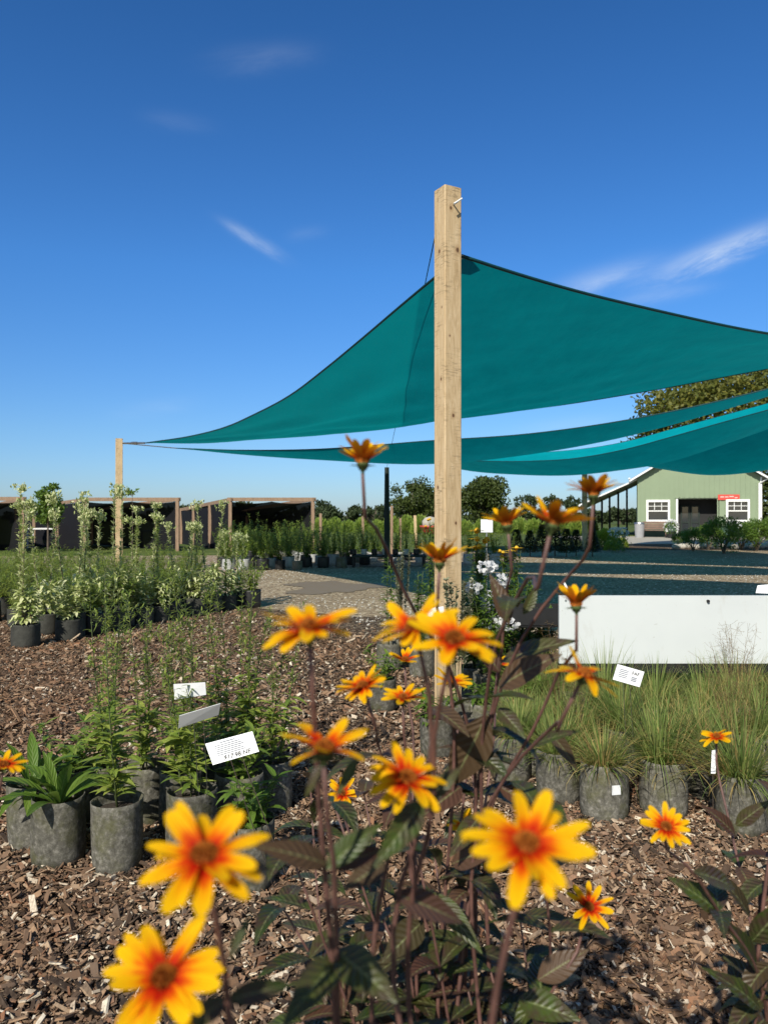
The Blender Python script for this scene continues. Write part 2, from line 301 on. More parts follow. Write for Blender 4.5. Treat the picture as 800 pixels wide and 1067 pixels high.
def ground_mats():
    # mulch under the chips
    m, nt = newmat('wood_chip_mulch'); tcn = N(nt, 'ShaderNodeTexCoord').outputs['Object']
    v = N(nt, 'ShaderNodeTexVoronoi', inp={'Scale': 30, 'Randomness': 1.0}); wv = N(nt, 'ShaderNodeMapping'); wv.inputs['Scale'].default_value = (1, 1.6, 1)
    LK(nt, tcn, wv.inputs[0]); LK(nt, wv.outputs[0], v.inputs['Vector'])
    s = N(nt, 'ShaderNodeSeparateXYZ'); LK(nt, v.outputs['Color'], s.inputs[0])
    c = ramp(nt, s.outputs[0], [(0, (.018, .012, .008)), (.3, (.06, .038, .024)), (.6, (.13, .085, .055)), (.85, (.24, .17, .11)), (1, (.40, .32, .23))])
    big = noise(nt, .55, 4, .6, tcn)
    c = mixc(nt, MATH(nt, 'MULTIPLY', MATH(nt, 'SUBTRACT', big, .45), 3, True), c, (.14, .085, .05))
    b = N(nt, 'ShaderNodeBsdfPrincipled', inp={'Roughness': .9, 'Specular IOR Level': .15}); LK(nt, c, b.inputs['Base Color'])
    bp = N(nt, 'ShaderNodeBump', inp={'Strength': .9, 'Distance': .03}); LK(nt, MATH(nt, 'ADD', s.outputs[1], noise(nt, 70, 4, .6, tcn)), bp.inputs['Height']); LK(nt, bp.outputs[0], b.inputs['Normal'])
    out(nt, b.outputs[0]); M['mulch'] = m
    m, nt = newmat('pale_gravel'); tcn = N(nt, 'ShaderNodeTexCoord').outputs['Object']
    v = N(nt, 'ShaderNodeTexVoronoi', inp={'Scale': 26, 'Randomness': 1.0}); LK(nt, tcn, v.inputs['Vector'])
    s = N(nt, 'ShaderNodeSeparateXYZ'); LK(nt, v.outputs['Color'], s.inputs[0])
    c = ramp(nt, s.outputs[0], [(0, (.11, .080, .05)), (.4, (.28, .205, .13)), (.8, (.42, .32, .21)), (1, (.64, .54, .40))])
    big = noise(nt, .35, 6, .62, tcn, .4, sx=(.6, 1.6, 1))
    c = mixc(nt, MATH(nt, 'MULTIPLY', MATH(nt, 'MULTIPLY', MATH(nt, 'SUBTRACT', big, .47), 5, True), .6), c, (.20, .14, .085))
    b = N(nt, 'ShaderNodeBsdfPrincipled', inp={'Roughness': .9, 'Specular IOR Level': .2}); LK(nt, c, b.inputs['Base Color'])
    bp = N(nt, 'ShaderNodeBump', inp={'Strength': .8, 'Distance': .03}); LK(nt, s.outputs[1], bp.inputs['Height']); LK(nt, bp.outputs[0], b.inputs['Normal'])
    out(nt, b.outputs[0]); M['gravel'] = m
    m, nt = newmat('grass_field'); tcn = N(nt, 'ShaderNodeTexCoord').outputs['Object']
    n = noise(nt, .8, 8, .7, tcn)
    c = ramp(nt, n, [(.35, (.05, .085, .02)), (.55, (.10, .13, .035)), (.7, (.18, .18, .07))])
    b = N(nt, 'ShaderNodeBsdfPrincipled', inp={'Roughness': .95, 'Specular IOR Level': .1}); LK(nt, c, b.inputs['Base Color'])
    out(nt, b.outputs[0]); M['field'] = m
    m, nt = newmat('wood_chip'); g = N(nt, 'ShaderNodeNewGeometry')
    c = ramp(nt, g.outputs['Random Per Island'], [(0, (.018, .013, .010)), (.20, (.06, .040, .027)), (.36, (.21, .125, .075)), (.5, (.14, .095, .065)), (.62, (.31, .19, .11)), (.75, (.38, .275, .18)), (.85, (.23, .10, .050)), (.93, (.54, .44, .32)), (1, (.76, .68, .54))])
    fb = noise(nt, 130, 4, .6, sx=(1, .3, 1))
    c = mixc(nt, MATH(nt, 'MULTIPLY', MATH(nt, 'SUBTRACT', fb, .45), 2.4, True), c, (.10, .075, .055))
    warm = noise(nt, .45, 3, .6)
    c = mixc(nt, MATH(nt, 'MULTIPLY', MATH(nt, 'MULTIPLY', MATH(nt, 'SUBTRACT', warm, .47), 6, True), .35), c, (.27, .14, .07))
    b = N(nt, 'ShaderNodeBsdfPrincipled', inp={'Roughness': .85, 'Specular IOR Level': .25}); LK(nt, c, b.inputs['Base Color'])
    out(nt, b.outputs[0]); M['chip'] = m
    m, nt = newmat('puddle_water')
    b = N(nt, 'ShaderNodeBsdfPrincipled', inp={'Roughness': .55, 'Base Color': (.20, .15, .095, 1), 'Specular IOR Level': .12})
    bp = N(nt, 'ShaderNodeBump', inp={'Strength': .15, 'Distance': .01}); LK(nt, noise(nt, 9, 3), bp.inputs['Height']); LK(nt, bp.outputs[0], b.inputs['Normal'])
    out(nt, b.outputs[0]); M['puddle'] = m
ground_mats()

# ---------------------------------------------------------------- mesh building
rng = np.random.default_rng(7)
random.seed(7)
def nrm(a):
    a = np.asarray(a, float); l = np.linalg.norm(a, axis=-1, keepdims=True); l[l == 0] = 1
    return a / l
class MB:
    def __init__(s): s.V = []; s.Fc = []; s.UV = []; s.n = 0
    def add(s, V, F, UV=None):
        V = np.asarray(V, float).reshape(-1, 3)
        if UV is None: UV = np.zeros((len(V), 2))
        s.V.append(V); s.UV.append(np.asarray(UV, float))
        F = [F] if isinstance(F, np.ndarray) else F
        for f in F:
            f = np.asarray(f, int)
            if f.ndim == 1: f = f[None]
            s.Fc.append(f + s.n)
        s.n += len(V); return s
    def box(s, c, size, rz=0.0, R=None):
        c = np.asarray(c, float); h = np.asarray(size, float) / 2
        v = np.array([[x, y, z] for x in (-1, 1) for y in (-1, 1) for z in (-1, 1)]) * h
        if R is not None: v = v @ np.asarray(R).T
        if rz:
            cz, sz = math.cos(rz), math.sin(rz); v = v @ np.array([[cz, sz, 0], [-sz, cz, 0], [0, 0, 1]])
        return s.add(v + c, np.array([[0, 1, 3, 2], [4, 6, 7, 5], [0, 4, 5, 1], [2, 3, 7, 6], [0, 2, 6, 4], [1, 5, 7, 3]]))
    def bar(s, a, b, w, h):
        a = np.asarray(a, float); b = np.asarray(b, float); d = nrm(b - a); up = np.array([0, 0, 1.])
        if abs(d[2]) > .95: up = np.array([0, 1., 0])
        sd = nrm(np.cross(d, up)); u2 = np.cross(sd, d)
        R = np.stack([sd, d, u2], 1)
        return s.box((a + b) / 2, (w, np.linalg.norm(b - a), h), R=R)
    def tube(s, pts, r, k=6, cap=True):
        pts = np.asarray(pts, float); n = len(pts); r = np.full(n, r) if np.isscalar(r) else np.asarray(r, float)
        T = nrm(np.gradient(pts, axis=0)); ref = np.array([0.31, .17, .93]) if abs(T[:, 2]).mean() < .8 else np.array([1., .1, 0])
        A = nrm(np.cross(T, ref)); B = np.cross(T, A)
        an = np.linspace(0, 2 * np.pi, k, endpoint=False)
        V = pts[:, None] + r[:, None, None] * (np.cos(an)[None, :, None] * A[:, None] + np.sin(an)[None, :, None] * B[:, None])
        i = np.arange(n - 1)[:, None] * k; j = np.arange(k)[None]; j2 = (j + 1) % k
        Fq = np.stack([i + j, i + j2, i + k + j2, i + k + j], -1).reshape(-1, 4)
        F = [Fq]
        if cap: F += [np.arange(k)[::-1][None], (np.arange(k) + (n - 1) * k)[None]]
        UV = np.stack([np.repeat(np.linspace(0, 1, n), k), np.tile(np.linspace(.1, .9, k), n)], 1)
        return s.add(V, F, UV)
    def lathe(s, prof, c=(0, 0, 0), k=20, wob=0.0, seed=0):
        prof = np.asarray(prof, float); n = len(prof); an = np.linspace(0, 2 * np.pi, k, endpoint=False)
        r = np.repeat(prof[:, 0:1], k, 1); z = np.repeat(prof[:, 1:2], k, 1)
        if wob:
            rr = np.random.default_rng(seed)
            ph = rr.uniform(0, 6.28, 4); tw = rr.uniform(-3, 3, 4)
            zn = (z - z.min()) / (z.max() - z.min() + 1e-9)
            for q in range(4): r = r * (1 + wob * np.sin((q + 2) * an[None] + ph[q] + tw[q] * zn) / (q + 1))
            r = r * (1 + rr.normal(0, wob * .18, r.shape))
        V = np.stack([r * np.cos(an) + c[0], r * np.sin(an) + c[1], z + c[2]], -1)
        i = np.arange(n - 1)[:, None] * k; j = np.arange(k)[None]; j2 = (j + 1) % k
        Fq = np.stack([i + j, i + j2, i + k + j2, i + k + j], -1).reshape(-1, 4)
        F = [Fq]
        if prof[0, 0] > 1e-4: F.append(np.arange(k)[::-1][None])
        if prof[-1, 0] > 1e-4: F.append((np.arange(k) + (n - 1) * k)[None])
        return s.add(V, F)
    def ball(s, c, r, k=10, sq=(1, 1, 1), wob=0, seed=0):
        t = np.linspace(-np.pi / 2, np.pi / 2, max(4, k // 2 + 1))
        q = MB(); q.lathe(np.stack([np.maximum(np.cos(t), .02) * r, np.sin(t) * r], 1), k=k, wob=wob, seed=seed)
        return s.add(q.V[0] * np.array(sq) + np.asarray(c), q.Fc)
    def blades(s, Pp, D, Nn, L, W, prof, curl=0.0, fold=0.0, twist=None):
        """many leaves at once: base points, directions, up normals, lengths, widths"""
        Pp = np.atleast_2d(np.asarray(Pp, float)); n = len(Pp)
        D = nrm(np.broadcast_to(D, (n, 3))); Nn = np.broadcast_to(np.asarray(Nn, float), (n, 3))
        S = np.cross(D, Nn); bad = np.linalg.norm(S, axis=1) < 1e-3; S = np.where(bad[:, None], np.cross(D, [1, .2, .1]), S); S = nrm(S); Nn = np.cross(S, D)
        L = np.broadcast_to(L, (n,)).astype(float); W = np.broadcast_to(W, (n,)).astype(float)
        curl = np.broadcast_to(curl, (n,)).astype(float)
        prof = np.asarray(prof, float); nu = len(prof); u = np.linspace(0, 1, nu)
        th = curl[:, None] * u[None]                                   # bend downwards
        dirs = np.cos(th)[..., None] * D[:, None] - np.sin(th)[..., None] * Nn[:, None]
        loc_n = np.sin(th)[..., None] * D[:, None] + np.cos(th)[..., None] * Nn[:, None]
        step = L[:, None, None] / (nu - 1)
        C = Pp[:, None] + np.concatenate([np.zeros((n, 1, 3)), np.cumsum((dirs[:, 1:] + dirs[:, :-1]) / 2 * step, 1)], 1)
        hw = (W[:, None] * prof[None] / 2)[..., None]
        if fold:
            V = np.stack([C - S[:, None] * hw + loc_n * hw * fold, C, C + S[:, None] * hw + loc_n * hw * fold], 2); k = 3
        else:
            V = np.stack([C - S[:, None] * hw, C + S[:, None] * hw], 2); k = 2
        base = (np.arange(n) * nu * k)[:, None, None]; i = (np.arange(nu - 1) * k)[None, :, None]; j = np.arange(k - 1)[None, None]
        a = base + i + j
        Fq = np.stack([a, a + 1, a + k + 1, a + k], -1).reshape(-1, 4)
        vv = [0, 1] if k == 2 else [0, .5, 1]
        UV = np.stack(np.broadcast_arrays(u[None, :, None], np.array(vv)[None, None]), -1)
        UV = np.broadcast_to(UV, (n, nu, k, 2)).reshape(-1, 2)
        return s.add(V, Fq, UV)
    def mesh(s, name, mat, smooth=False):
        me = bpy.data.meshes.new(name)
        V = np.concatenate(s.V); UV = np.concatenate(s.UV)
        me.vertices.add(len(V)); me.vertices.foreach_set('co', V.ravel())
        tot = np.concatenate([np.full(len(f), f.shape[1]) for f in s.Fc]); li = np.concatenate([f.ravel() for f in s.Fc])
        me.loops.add(len(li)); me.loops.foreach_set('vertex_index', li.astype(np.int32))
        me.polygons.add(len(tot)); st = np.concatenate([[0], np.cumsum(tot)[:-1]])
        me.polygons.foreach_set('loop_start', st.astype(np.int32)); me.polygons.foreach_set('loop_total', tot.astype(np.int32))
        uv = me.uv_layers.new(name='UVMap'); uv.data.foreach_set('uv', UV[li].ravel())
        me.polygons.foreach_set('use_smooth', np.full(len(tot), smooth))
        me.materials.append(mat); me.update(calc_edges=True); me.validate()
        return me
    def build(s, name, mat, parent=None, smooth=False, loc=None):
        o = bpy.data.objects.new(name, s.mesh(name, mat, smooth)); scene.collection.objects.link(o)
        if parent is not None: o.parent = parent
        if loc is not None: o.location = loc
        return o
def tag(o, label=None, cat=None, group=None, kind=None):
    for k, v in (('label', label), ('category', cat), ('group', group), ('kind', kind)):
        if v: o[k] = v
    return o
def thing(name, label, cat, loc=(0, 0, 0), rz=0.0, group=None, scale=1.0):
    o = bpy.data.objects.new(name, None); scene.collection.objects.link(o); o.empty_display_size = .1
    o.location = loc; o.rotation_euler = (0, 0, rz); o.scale = (scale,) * 3
    return tag(o, label, cat, group)
def kids(o): return [c for c in CH.get(o.name, [])]
def dup(root, loc, rz=0.0, label=None, group=None, scale=1.0, zs=None):
    r = root.copy(); scene.collection.objects.link(r); r.location = loc; r.rotation_euler = (0, 0, rz)
    r.scale = (scale, scale, scale * (zs or 1))
    if label: r['label'] = label
    if group: r['group'] = group
    for ch in root.children:
        c = ch.copy(); scene.collection.objects.link(c); c.parent = r
        for g in ch.children:
            d = g.copy(); scene.collection.objects.link(d); d.parent = c
    return r
LEAF = [.12, .75, 1, .85, .5, .04]
NARROW = [.4, 1, .85, .05]
PETAL = [.45, .8, 1, 1.05, .98, .70, .18]
GRASS = [1, .9, .7, .4, .05]
QUICK = [.35, 1, .08]
def rand_dirs(n, up=0.0, r=rng):
    v = r.normal(size=(n, 3)); v[:, 2] = v[:, 2] + up
    return nrm(v)

# ---------------------------------------------------------------- ground and other setting
def sheet(name, pts, z, mat):
    me = bpy.data.meshes.new(name); me.from_pydata([(p[0], p[1], z) for p in pts], [], [list(range(len(pts)))]); me.materials.append(mat); me.update()
    if me.polygons[0].normal.z < 0: me.flip_normals()
    o = bpy.data.objects.new(name, me); scene.collection.objects.link(o); return tag(o, kind='structure')
def wobble(pts, amp, step=.5, seed=1):
    r = random.Random(seed); outp = []
    for i in range(len(pts)):
        a = pts[i]; b = pts[(i + 1) % len(pts)]; L = math.hypot(b[0] - a[0], b[1] - a[1]); n = max(1, min(60, int(L / step)))
        for k in range(n):
            t = k / n; outp.append((a[0] + (b[0] - a[0]) * t + r.uniform(-amp, amp), a[1] + (b[1] - a[1]) * t + r.uniform(-amp, amp)))
    return outp
sheet('ground', [(-2500, -300), (2500, -300), (2500, 4000), (-2500, 4000)], 0, M['field'])
sheet('gravel_yard', wobble([(-16, 4), (14, 4), (40, 10), (40, 30.5), (9, 31), (3, 30), (-1, 27), (-16, 26)], .25, 1.2, 3), .004, M['gravel'])
sheet('mulch_bed', wobble([(-14, -5), (14, -5), (14, 7.5), (3, 8.3), (.5, 10.2), (-1.5, 11.2), (-3.2, 12.2), (-4.5, 15), (-6, 18.5), (-14, 19)], .18, .5, 4), .008, M['mulch'])
sheet('planting_bed', wobble([(8.5, 31), (40, 30), (40, 37), (10, 37.5)], .3, 1.2, 5), .006, M['mulch'])
sheet('concrete_path', [(11, 37.4), (40, 37.4), (40, 51), (11, 51)], .012, M['concrete'])
c0 = G(348, 612)
pp = []
for k in range(48):
    a = k / 48 * 6.283; rr = .8 + .22 * math.sin(3 * a + 1) + .13 * math.sin(5 * a) + .07 * math.sin(11 * a + 2)
    pp.append((c0[0] + 1.15 * rr * math.cos(a), c0[1] + 1.5 * rr * math.sin(a)))
sheet('puddle', pp, .012, M['puddle'])

# loose wood chips
def chips():
    r = np.random.default_rng(3); mb = MB()
    def field(n, y0, y1, pw, size):
        yy = (r.uniform(0, 1, n) ** pw) * (y1 - y0) + y0
        xx = r.uniform(-.56, .58, n) * (yy + .5)
        keep = (yy < 8.4 + np.clip((-xx + .2) * 1.1, 0, 4.2) + r.normal(0, .35, n))
        xx, yy = xx[keep], yy[keep]; m = len(xx)
        L = r.lognormal(math.log(size), .48, m); W = np.minimum(L * r.uniform(.2, .62, m), .024); T = np.minimum(W * .4, r.uniform(.002, .007, m))
        az = r.uniform(0, 6.28, m); tilt = r.normal(0, .36, m); roll = r.normal(0, .5, m)
        D = np.stack([np.cos(az) * np.cos(tilt), np.sin(az) * np.cos(tilt), np.sin(tilt)], 1)
        U = nrm(np.stack([-np.sin(az) * np.sin(roll), np.cos(az) * np.sin(roll), np.cos(roll)], 1)); S = nrm(np.cross(D, U)); U = np.cross(S, D)
        C = np.stack([xx, yy, .012 + r.uniform(0, .020, m) + np.abs(np.sin(tilt)) * L * .3], 1)
        cs = np.array([[x, y, z] for x in (-1, 1) for y in (-1, 1) for z in (-1, 1)], float)
        sh = 1 + r.uniform(-.35, .25, (m, 8, 1))
        V = C[:, None] + (cs[None, :, 0:1] * (L / 2)[:, None, None] * D[:, None]) * sh + cs[None, :, 1:2] * (W / 2)[:, None, None] * S[:, None] * sh[:, ::-1] + cs[None, :, 2:3] * (T / 2)[:, None, None] * U[:, None]
        f = np.array([[0, 1, 3, 2], [4, 6, 7, 5], [0, 4, 5, 1], [2, 3, 7, 6], [1, 5, 7, 3]])
        mb.add(V.reshape(-1, 3), (f[None] + (np.arange(m) * 8)[:, None, None]).reshape(-1, 4))
    field(76000, 1.9, 4.6, .9, .0178)
    field(100000, 4.0, 12.5, 1.0, .0215)
    field(1500, 1.9, 9, .8, .045)
    field(2500, 5, 12.5, .9, .05)
    o = mb.build('wood_chips', M['chip']); return tag(o, 'loose brown and grey wood chips covering the bed', 'wood chips', kind='stuff')
chips()
def pebbles():
    r = np.random.default_rng(5); mb = MB(); n = 6500
    yy = r.uniform(9, 26, n); xx = r.uniform(-.5, .55, n) * yy; k = (yy > 9.5 + np.clip((-xx) * 1.1, 0, 4)); xx, yy = xx[k], yy[k]; m = len(xx)
    s_ = r.uniform(.010, .024, m); k2 = ((xx - c0[0]) / 1.5) ** 2 + ((yy - c0[1]) / 1.9) ** 2 > 1; xx, yy, s_ = xx[k2], yy[k2], s_[k2]; m = len(xx)
    o6 = np.array([[1, 0, 0], [0, 1, 0], [-1, 0, 0], [0, -1, 0], [0, 0, .7], [0, 0, -.3]], float)
    V = np.stack([xx, yy, np.full(m, .01)], 1)[:, None] + o6[None] * s_[:, None, None] * r.uniform(.6, 1.3, (m, 6, 1))
    f = np.array([[0, 1, 4], [1, 2, 4], [2, 3, 4], [3, 0, 4]])
    mb.add(V.reshape(-1, 3), (f[None] + (np.arange(m) * 6)[:, None, None]).reshape(-1, 3))
    tag(mb.build('gravel', M['stone']), 'scattered pale gravel stones on the open yard', 'gravel', kind='stuff')
pebbles()

# ---------------------------------------------------------------- posts
def post_mesh(mb, h, w, rz):
    b = .006; hw = w / 2
    prof = [(-hw + b, -hw), (hw - b, -hw), (hw, -hw + b), (hw, hw - b), (hw - b, hw), (-hw + b, hw), (-hw, hw - b), (-hw, -hw + b)]
    cz, sz = math.cos(rz), math.sin(rz); V = []; nz = 12
    for k in range(nz + 1):
        z = h * k / nz
        for x, y in prof: V.append((x * cz - y * sz, x * sz + y * cz, z))
    F = []
    for k in range(nz):
        for j in range(8): F.append([k * 8 + j, k * 8 + (j + 1) % 8, k * 8 + 8 + (j + 1) % 8, k * 8 + 8 + j])
    mb.add(np.array(V), [np.array(F), np.arange(8)[::-1][None] if False else np.array([[7, 6, 5, 4, 3, 2, 1, 0]]), (np.arange(8) + nz * 8)[None]])
PD = 5.3
pc = P(466.5, 300, PD)
near_post = thing('sail_post', 'thick squared raw pine post in the middle with a T handle near its top', 'post', (pc[0], PD, 0))
mb = MB(); post_mesh(mb, H + (HY - 197) / F * PD, .138, math.radians(29)); mb.build('beam', M['post_wood'], near_post)
mb = MB(); zt = H + (HY - 216) / F * PD
a0 = math.radians(29); fd = np.array([math.sin(a0), -math.cos(a0), 0]); sd = np.array([math.cos(a0), math.sin(a0), 0])
q0 = fd * .069; mb.tube([q0 + [0, 0, zt], q0 + fd * .05 + [0, 0, zt]], .006, 8)
mb.build('bolt', M['metal'], near_post)
mb = MB(); q1 = q0 + fd * .052 + [0, 0, zt]; mb.tube([q1 - sd * .03 + [0, 0, -.018], q1 + sd * .035 + [0, 0, .03]], .006, 8)
mb.build('handle', M['card'], near_post)
left_post = thing('sail_post', 'slim pine post at the left holding the far tip of the shade sail', 'post', (P(124, 500, 18)[0], 18, 0), group=None)
mb = MB(); post_mesh(mb, H + (HY - 457) / F * 18, .16, math.radians(20)); mb.build('beam', M['post_wood'], left_post)
mb = MB(); zz = H + (HY - 462) / F * 18; mb.tube([(0.07, -.03, zz), (.12, -.04, zz)], .02, 8); mb.build('eye_bolt', M['metal'], left_post)
dark_post = thing('wrapped_post', 'slim post wrapped in dark green cloth standing behind the plant rows', 'post', (P(403, 500, 20)[0], 20, 0))
mb = MB(); mb.tube([(0, 0, 0), (0, 0, 1.2), (0, 0, H + (HY - 487) / F * 20)], [.07, .075, .06], 10); mb.build('wrap', M['dark_fabric'], dark_post)

# ---------------------------------------------------------------- shade sails
def build_sail(name, label, grid, mat='sail'):
    nu, nv = grid.shape[:2]; t = thing(name, label, 'shade sail', tuple(grid[0, 0])); org = grid[0, 0]
    g = grid - org
    uv = np.stack(np.meshgrid(np.linspace(0, 1, nu), np.linspace(0, 1, nv), indexing='ij'), -1).reshape(-1, 2)
    i = np.arange(nu - 1)[:, None] * nv; j = np.arange(nv - 1)[None]; a = i + j
    mb = MB(); mb.add(g.reshape(-1, 3), np.stack([a, a + 1, a + nv + 1, a + nv], -1).reshape(-1, 4), uv)
    o = mb.build('cloth', M[mat], t, True)
    mb = MB()
    for e in (g[:, 0], g[:, -1]):
        if np.linalg.norm(e[0] - e[-1]) > .3: mb.tube(e, .011, 6)
    mb.build('hem', M['hem'], t, True)
    return t, org
def interp(pts, n):
    """smooth curve through points, evenly by chord length"""
    pts = np.asarray(pts, float); d = np.r_[0, np.cumsum(np.linalg.norm(np.diff(pts, axis=0), axis=1))]; d /= d[-1]
    t = np.linspace(0, 1, n)
    # monotone cubic-ish: catmull-rom
    out_ = []
    m = np.gradient(pts, d, axis=0)
    for q in t:
        k = min(len(d) - 2, max(0, np.searchsorted(d, q) - 1)); h = d[k + 1] - d[k]; s_ = (q - d[k]) / h
        h00 = 2 * s_**3 - 3 * s_**2 + 1; h10 = s_**3 - 2 * s_**2 + s_; h01 = -2 * s_**3 + 3 * s_**2; h11 = s_**3 - s_**2
        out_.append(h00 * pts[k] + h10 * h * m[k] + h01 * pts[k + 1] + h11 * h * m[k + 1])
    return np.array(out_)
def loft(curves, nv=25, nu=48):
    cs = [interp(c, nu) for c in curves]; g = []
    K = len(cs)
    for i in range(nu):
        pts = np.array([c[i] for c in cs])
        if np.linalg.norm(pts[0] - pts[-1]) < 1e-6: g.append(np.repeat(pts[:1], nv, 0)); continue
        if K == 2: g.append(pts[0] + (pts[1] - pts[0]) * np.linspace(0, 1, nv)[:, None])
        else:
            t = np.linspace(0, 1, nv)[:, None]
            g.append(pts[0] * (1 - t) * (1 - 2 * t) + pts[1] * 4 * t * (1 - t) + pts[2] * t * (2 * t - 1))
    return np.array(g)
def pl(*a): return [P(*q) for q in a]
# sail A: near high corner, far left tip, right corner beyond the frame
nc = (481, 266, 5.45); lt = (151, 461.5, 17.8); rt = (1010, 366, 9.8)
edge_near_left = pl(nc, (450, 291, 6.0), (420, 316, 6.65), (380, 350, 7.8), (340, 383, 9.2), (300, 413, 11.0), (262, 433, 12.8), (240, 443, 13.9), (200, 454, 15.8), lt)
edge_far = pl(rt, (900, 367, 10.6), (800, 384, 11.5), (670, 408, 12.6), (560, 425, 13.6), (453, 434, 14.6), (410, 438, 15.0), (320, 447, 16.0), (230, 457, 17.0), lt)
edge_right = pl(nc, (530, 282, 5.8), (580, 297, 6.15), (680, 322, 6.95), (800, 347, 7.9), (900, 358, 8.8), rt)
def tri_sail(E1, E2, E3, n=44):
    """E1: A->B, E2: C->B, E3: A->C ; sweep from A-C edge towards B"""
    e1 = interp(E1, n); e2 = interp(E2, n); e3 = interp(E3, n); A = e3[0]; C = e3[-1]; g = np.zeros((n, n, 3))
    t = np.linspace(0, 1, n)
    for i in range(n):
        p, q = e1[i], e2[i]
        base = p + (q - p) * t[:, None]
        corr = e3 - (A + (C - A) * t[:, None])
        g[i] = base + corr * (1 - t[i]) ** 1.35
    return g
gA = tri_sail(edge_near_left, edge_far, edge_right)
tt = np.linspace(0, 1, 44)
sagA = np.outer(np.sin(np.pi * tt), np.sin(np.pi * tt))
gA[..., 2] -= .22 * sagA
# soft tension folds that run out from the corners
for i in range(44):
    for j in range(44):
        r_ = math.hypot(i / 43, j / 43); an = math.atan2(i, j + 1e-6)
        w_ = math.sin(np.pi * i / 43) * math.sin(np.pi * j / 43)
        gA[i, j, 2] += .04 * math.sin(an * 15) * w_ * (1.3 - r_ * .7) + .022 * math.sin(j * .9 + i * .35) * w_
sailA, oA = build_sail('shade_sail', 'largest teal shade sail sweeping up to the thick post', gA, 'sail_left_tint')
mb = MB(); e = interp(edge_near_left, 44) - oA; mb.tube(interp(edge_right, 44) - oA, .013, 6); mb.tube(e, .012, 6); mb.build('edge_cord', M['hem'], sailA, True)
pf = pc + np.array([.055, -.02, 0]); ptop = np.array([pc[0] + .07, PD + .02, P(480, 262, PD)[2]])
mb = MB(); q = P(*nc) - oA; mb.tube([ptop - oA, q], .006, 6); mb.tube([q + [-.02, 0, .012], q + [.012, 0, .0], q + [.0, 0, -.02]], .008, 6); mb.build('shackle', M['metal'], sailA)
mb = MB(); q2 = P(*lt) - oA; p2 = np.array([left_post.location.x + .1, 17.96, zz]) - oA
mb.tube([p2, p2 * .6 + q2 * .4], .022, 6); mb.tube([p2 * .6 + q2 * .4, p2 * .35 + q2 * .65], .035, 6); mb.tube([p2 * .35 + q2 * .65, q2], .022, 6); mb.build('turnbuckle', M['metal'], sailA)
# sail B: long narrow band behind, from the left post towards the right
gB = loft([pl((184, 467, 18), (250, 469, 17.2), (330, 468, 16.4), (450, 459, 15.4), (550, 452, 14.8), (650, 438, 14.2), (730, 422, 13.8), (800, 405, 13.4), (900, 378, 13)),
           pl((184, 467, 18), (250, 473.5, 18.2), (330, 479, 17.9), (450, 482.5, 17.4), (550, 473, 16.8), (650, 455, 16), (730, 434, 15.3), (800, 413, 14.6), (900, 380, 13.3)),
           pl((184, 467, 18), (250, 472, 19), (330, 475, 19.4), (450, 478, 19.4), (550, 467, 18.8), (650, 449, 17.8), (730, 429, 16.7), (800, 409, 15.7), (900, 379, 13.6))])
sailB, oB = build_sail('shade_sail', 'narrow teal shade sail seen edge-on just below the largest one', gB)
mb = MB(); mb.tube([p2 + oA - oB, gB[0, 0] - oB], .012, 6); mb.build('strap', M['metal'], sailB)
# sail C: sunlit top shows along its upper edge
gC = loft([pl((447, 481, 27), (484, 480, 23.5), (550, 480.5, 21.3), (600, 477.5, 20), (650, 468.5, 19), (700, 455, 18), (760, 438, 17), (800, 427, 16.4), (900, 397, 15.5)),
           pl((447, 481, 27), (484, 489.5, 26.6), (540, 494, 26), (600, 494.5, 25), (650, 489, 23.8), (700, 480, 22.4), (760, 461, 20.8), (800, 447, 19.8), (900, 402, 16.5)),
           pl((447, 481, 27), (484, 473, 30), (550, 472, 30.4), (600, 468.5, 29.6), (650, 460.5, 28), (700, 447, 26.4), (760, 431, 24.4), (800, 420, 23), (900, 392, 17.5))], 31)
sailC, oC = build_sail('shade_sail', 'teal shade sail whose bright sunlit top edge shows behind the thick post', gC)
# sail D: lowest, in front of the building
gD = loft([pl((636, 476, 31), (690, 470, 29), (740, 452, 27.4), (800, 432, 26), (880, 408, 24.6), (960, 392, 23.6)),
           pl((636, 476, 31), (690, 489, 32.5), (740, 495, 32.5), (800, 489, 31.5), (880, 462, 29), (960, 396, 24)),
           pl((636, 476, 31), (690, 468, 36), (740, 450, 37), (800, 430, 36), (880, 405, 32), (960, 390, 24.4))], 31)
sailD, oD = build_sail('shade_sail', 'lowest teal shade sail sagging across the front of the green building', gD)
mb = MB(); a_ = np.array([pc[0] - .07, PD + .03, P(450, 232, PD)[2]]); b_ = np.array([dark_post.location.x, 20, H + (HY - 487) / F * 20])
mb.tube(np.array([a_, a_ * .5 + b_ * .5 - [0, 0, .01], b_]) - a_, .0042, 5)
cb = mb.build('support_cable', M['black'], None, loc=tuple(a_)); tag(cb, 'thin dark cable running from the thick post to the wrapped post', 'cable')

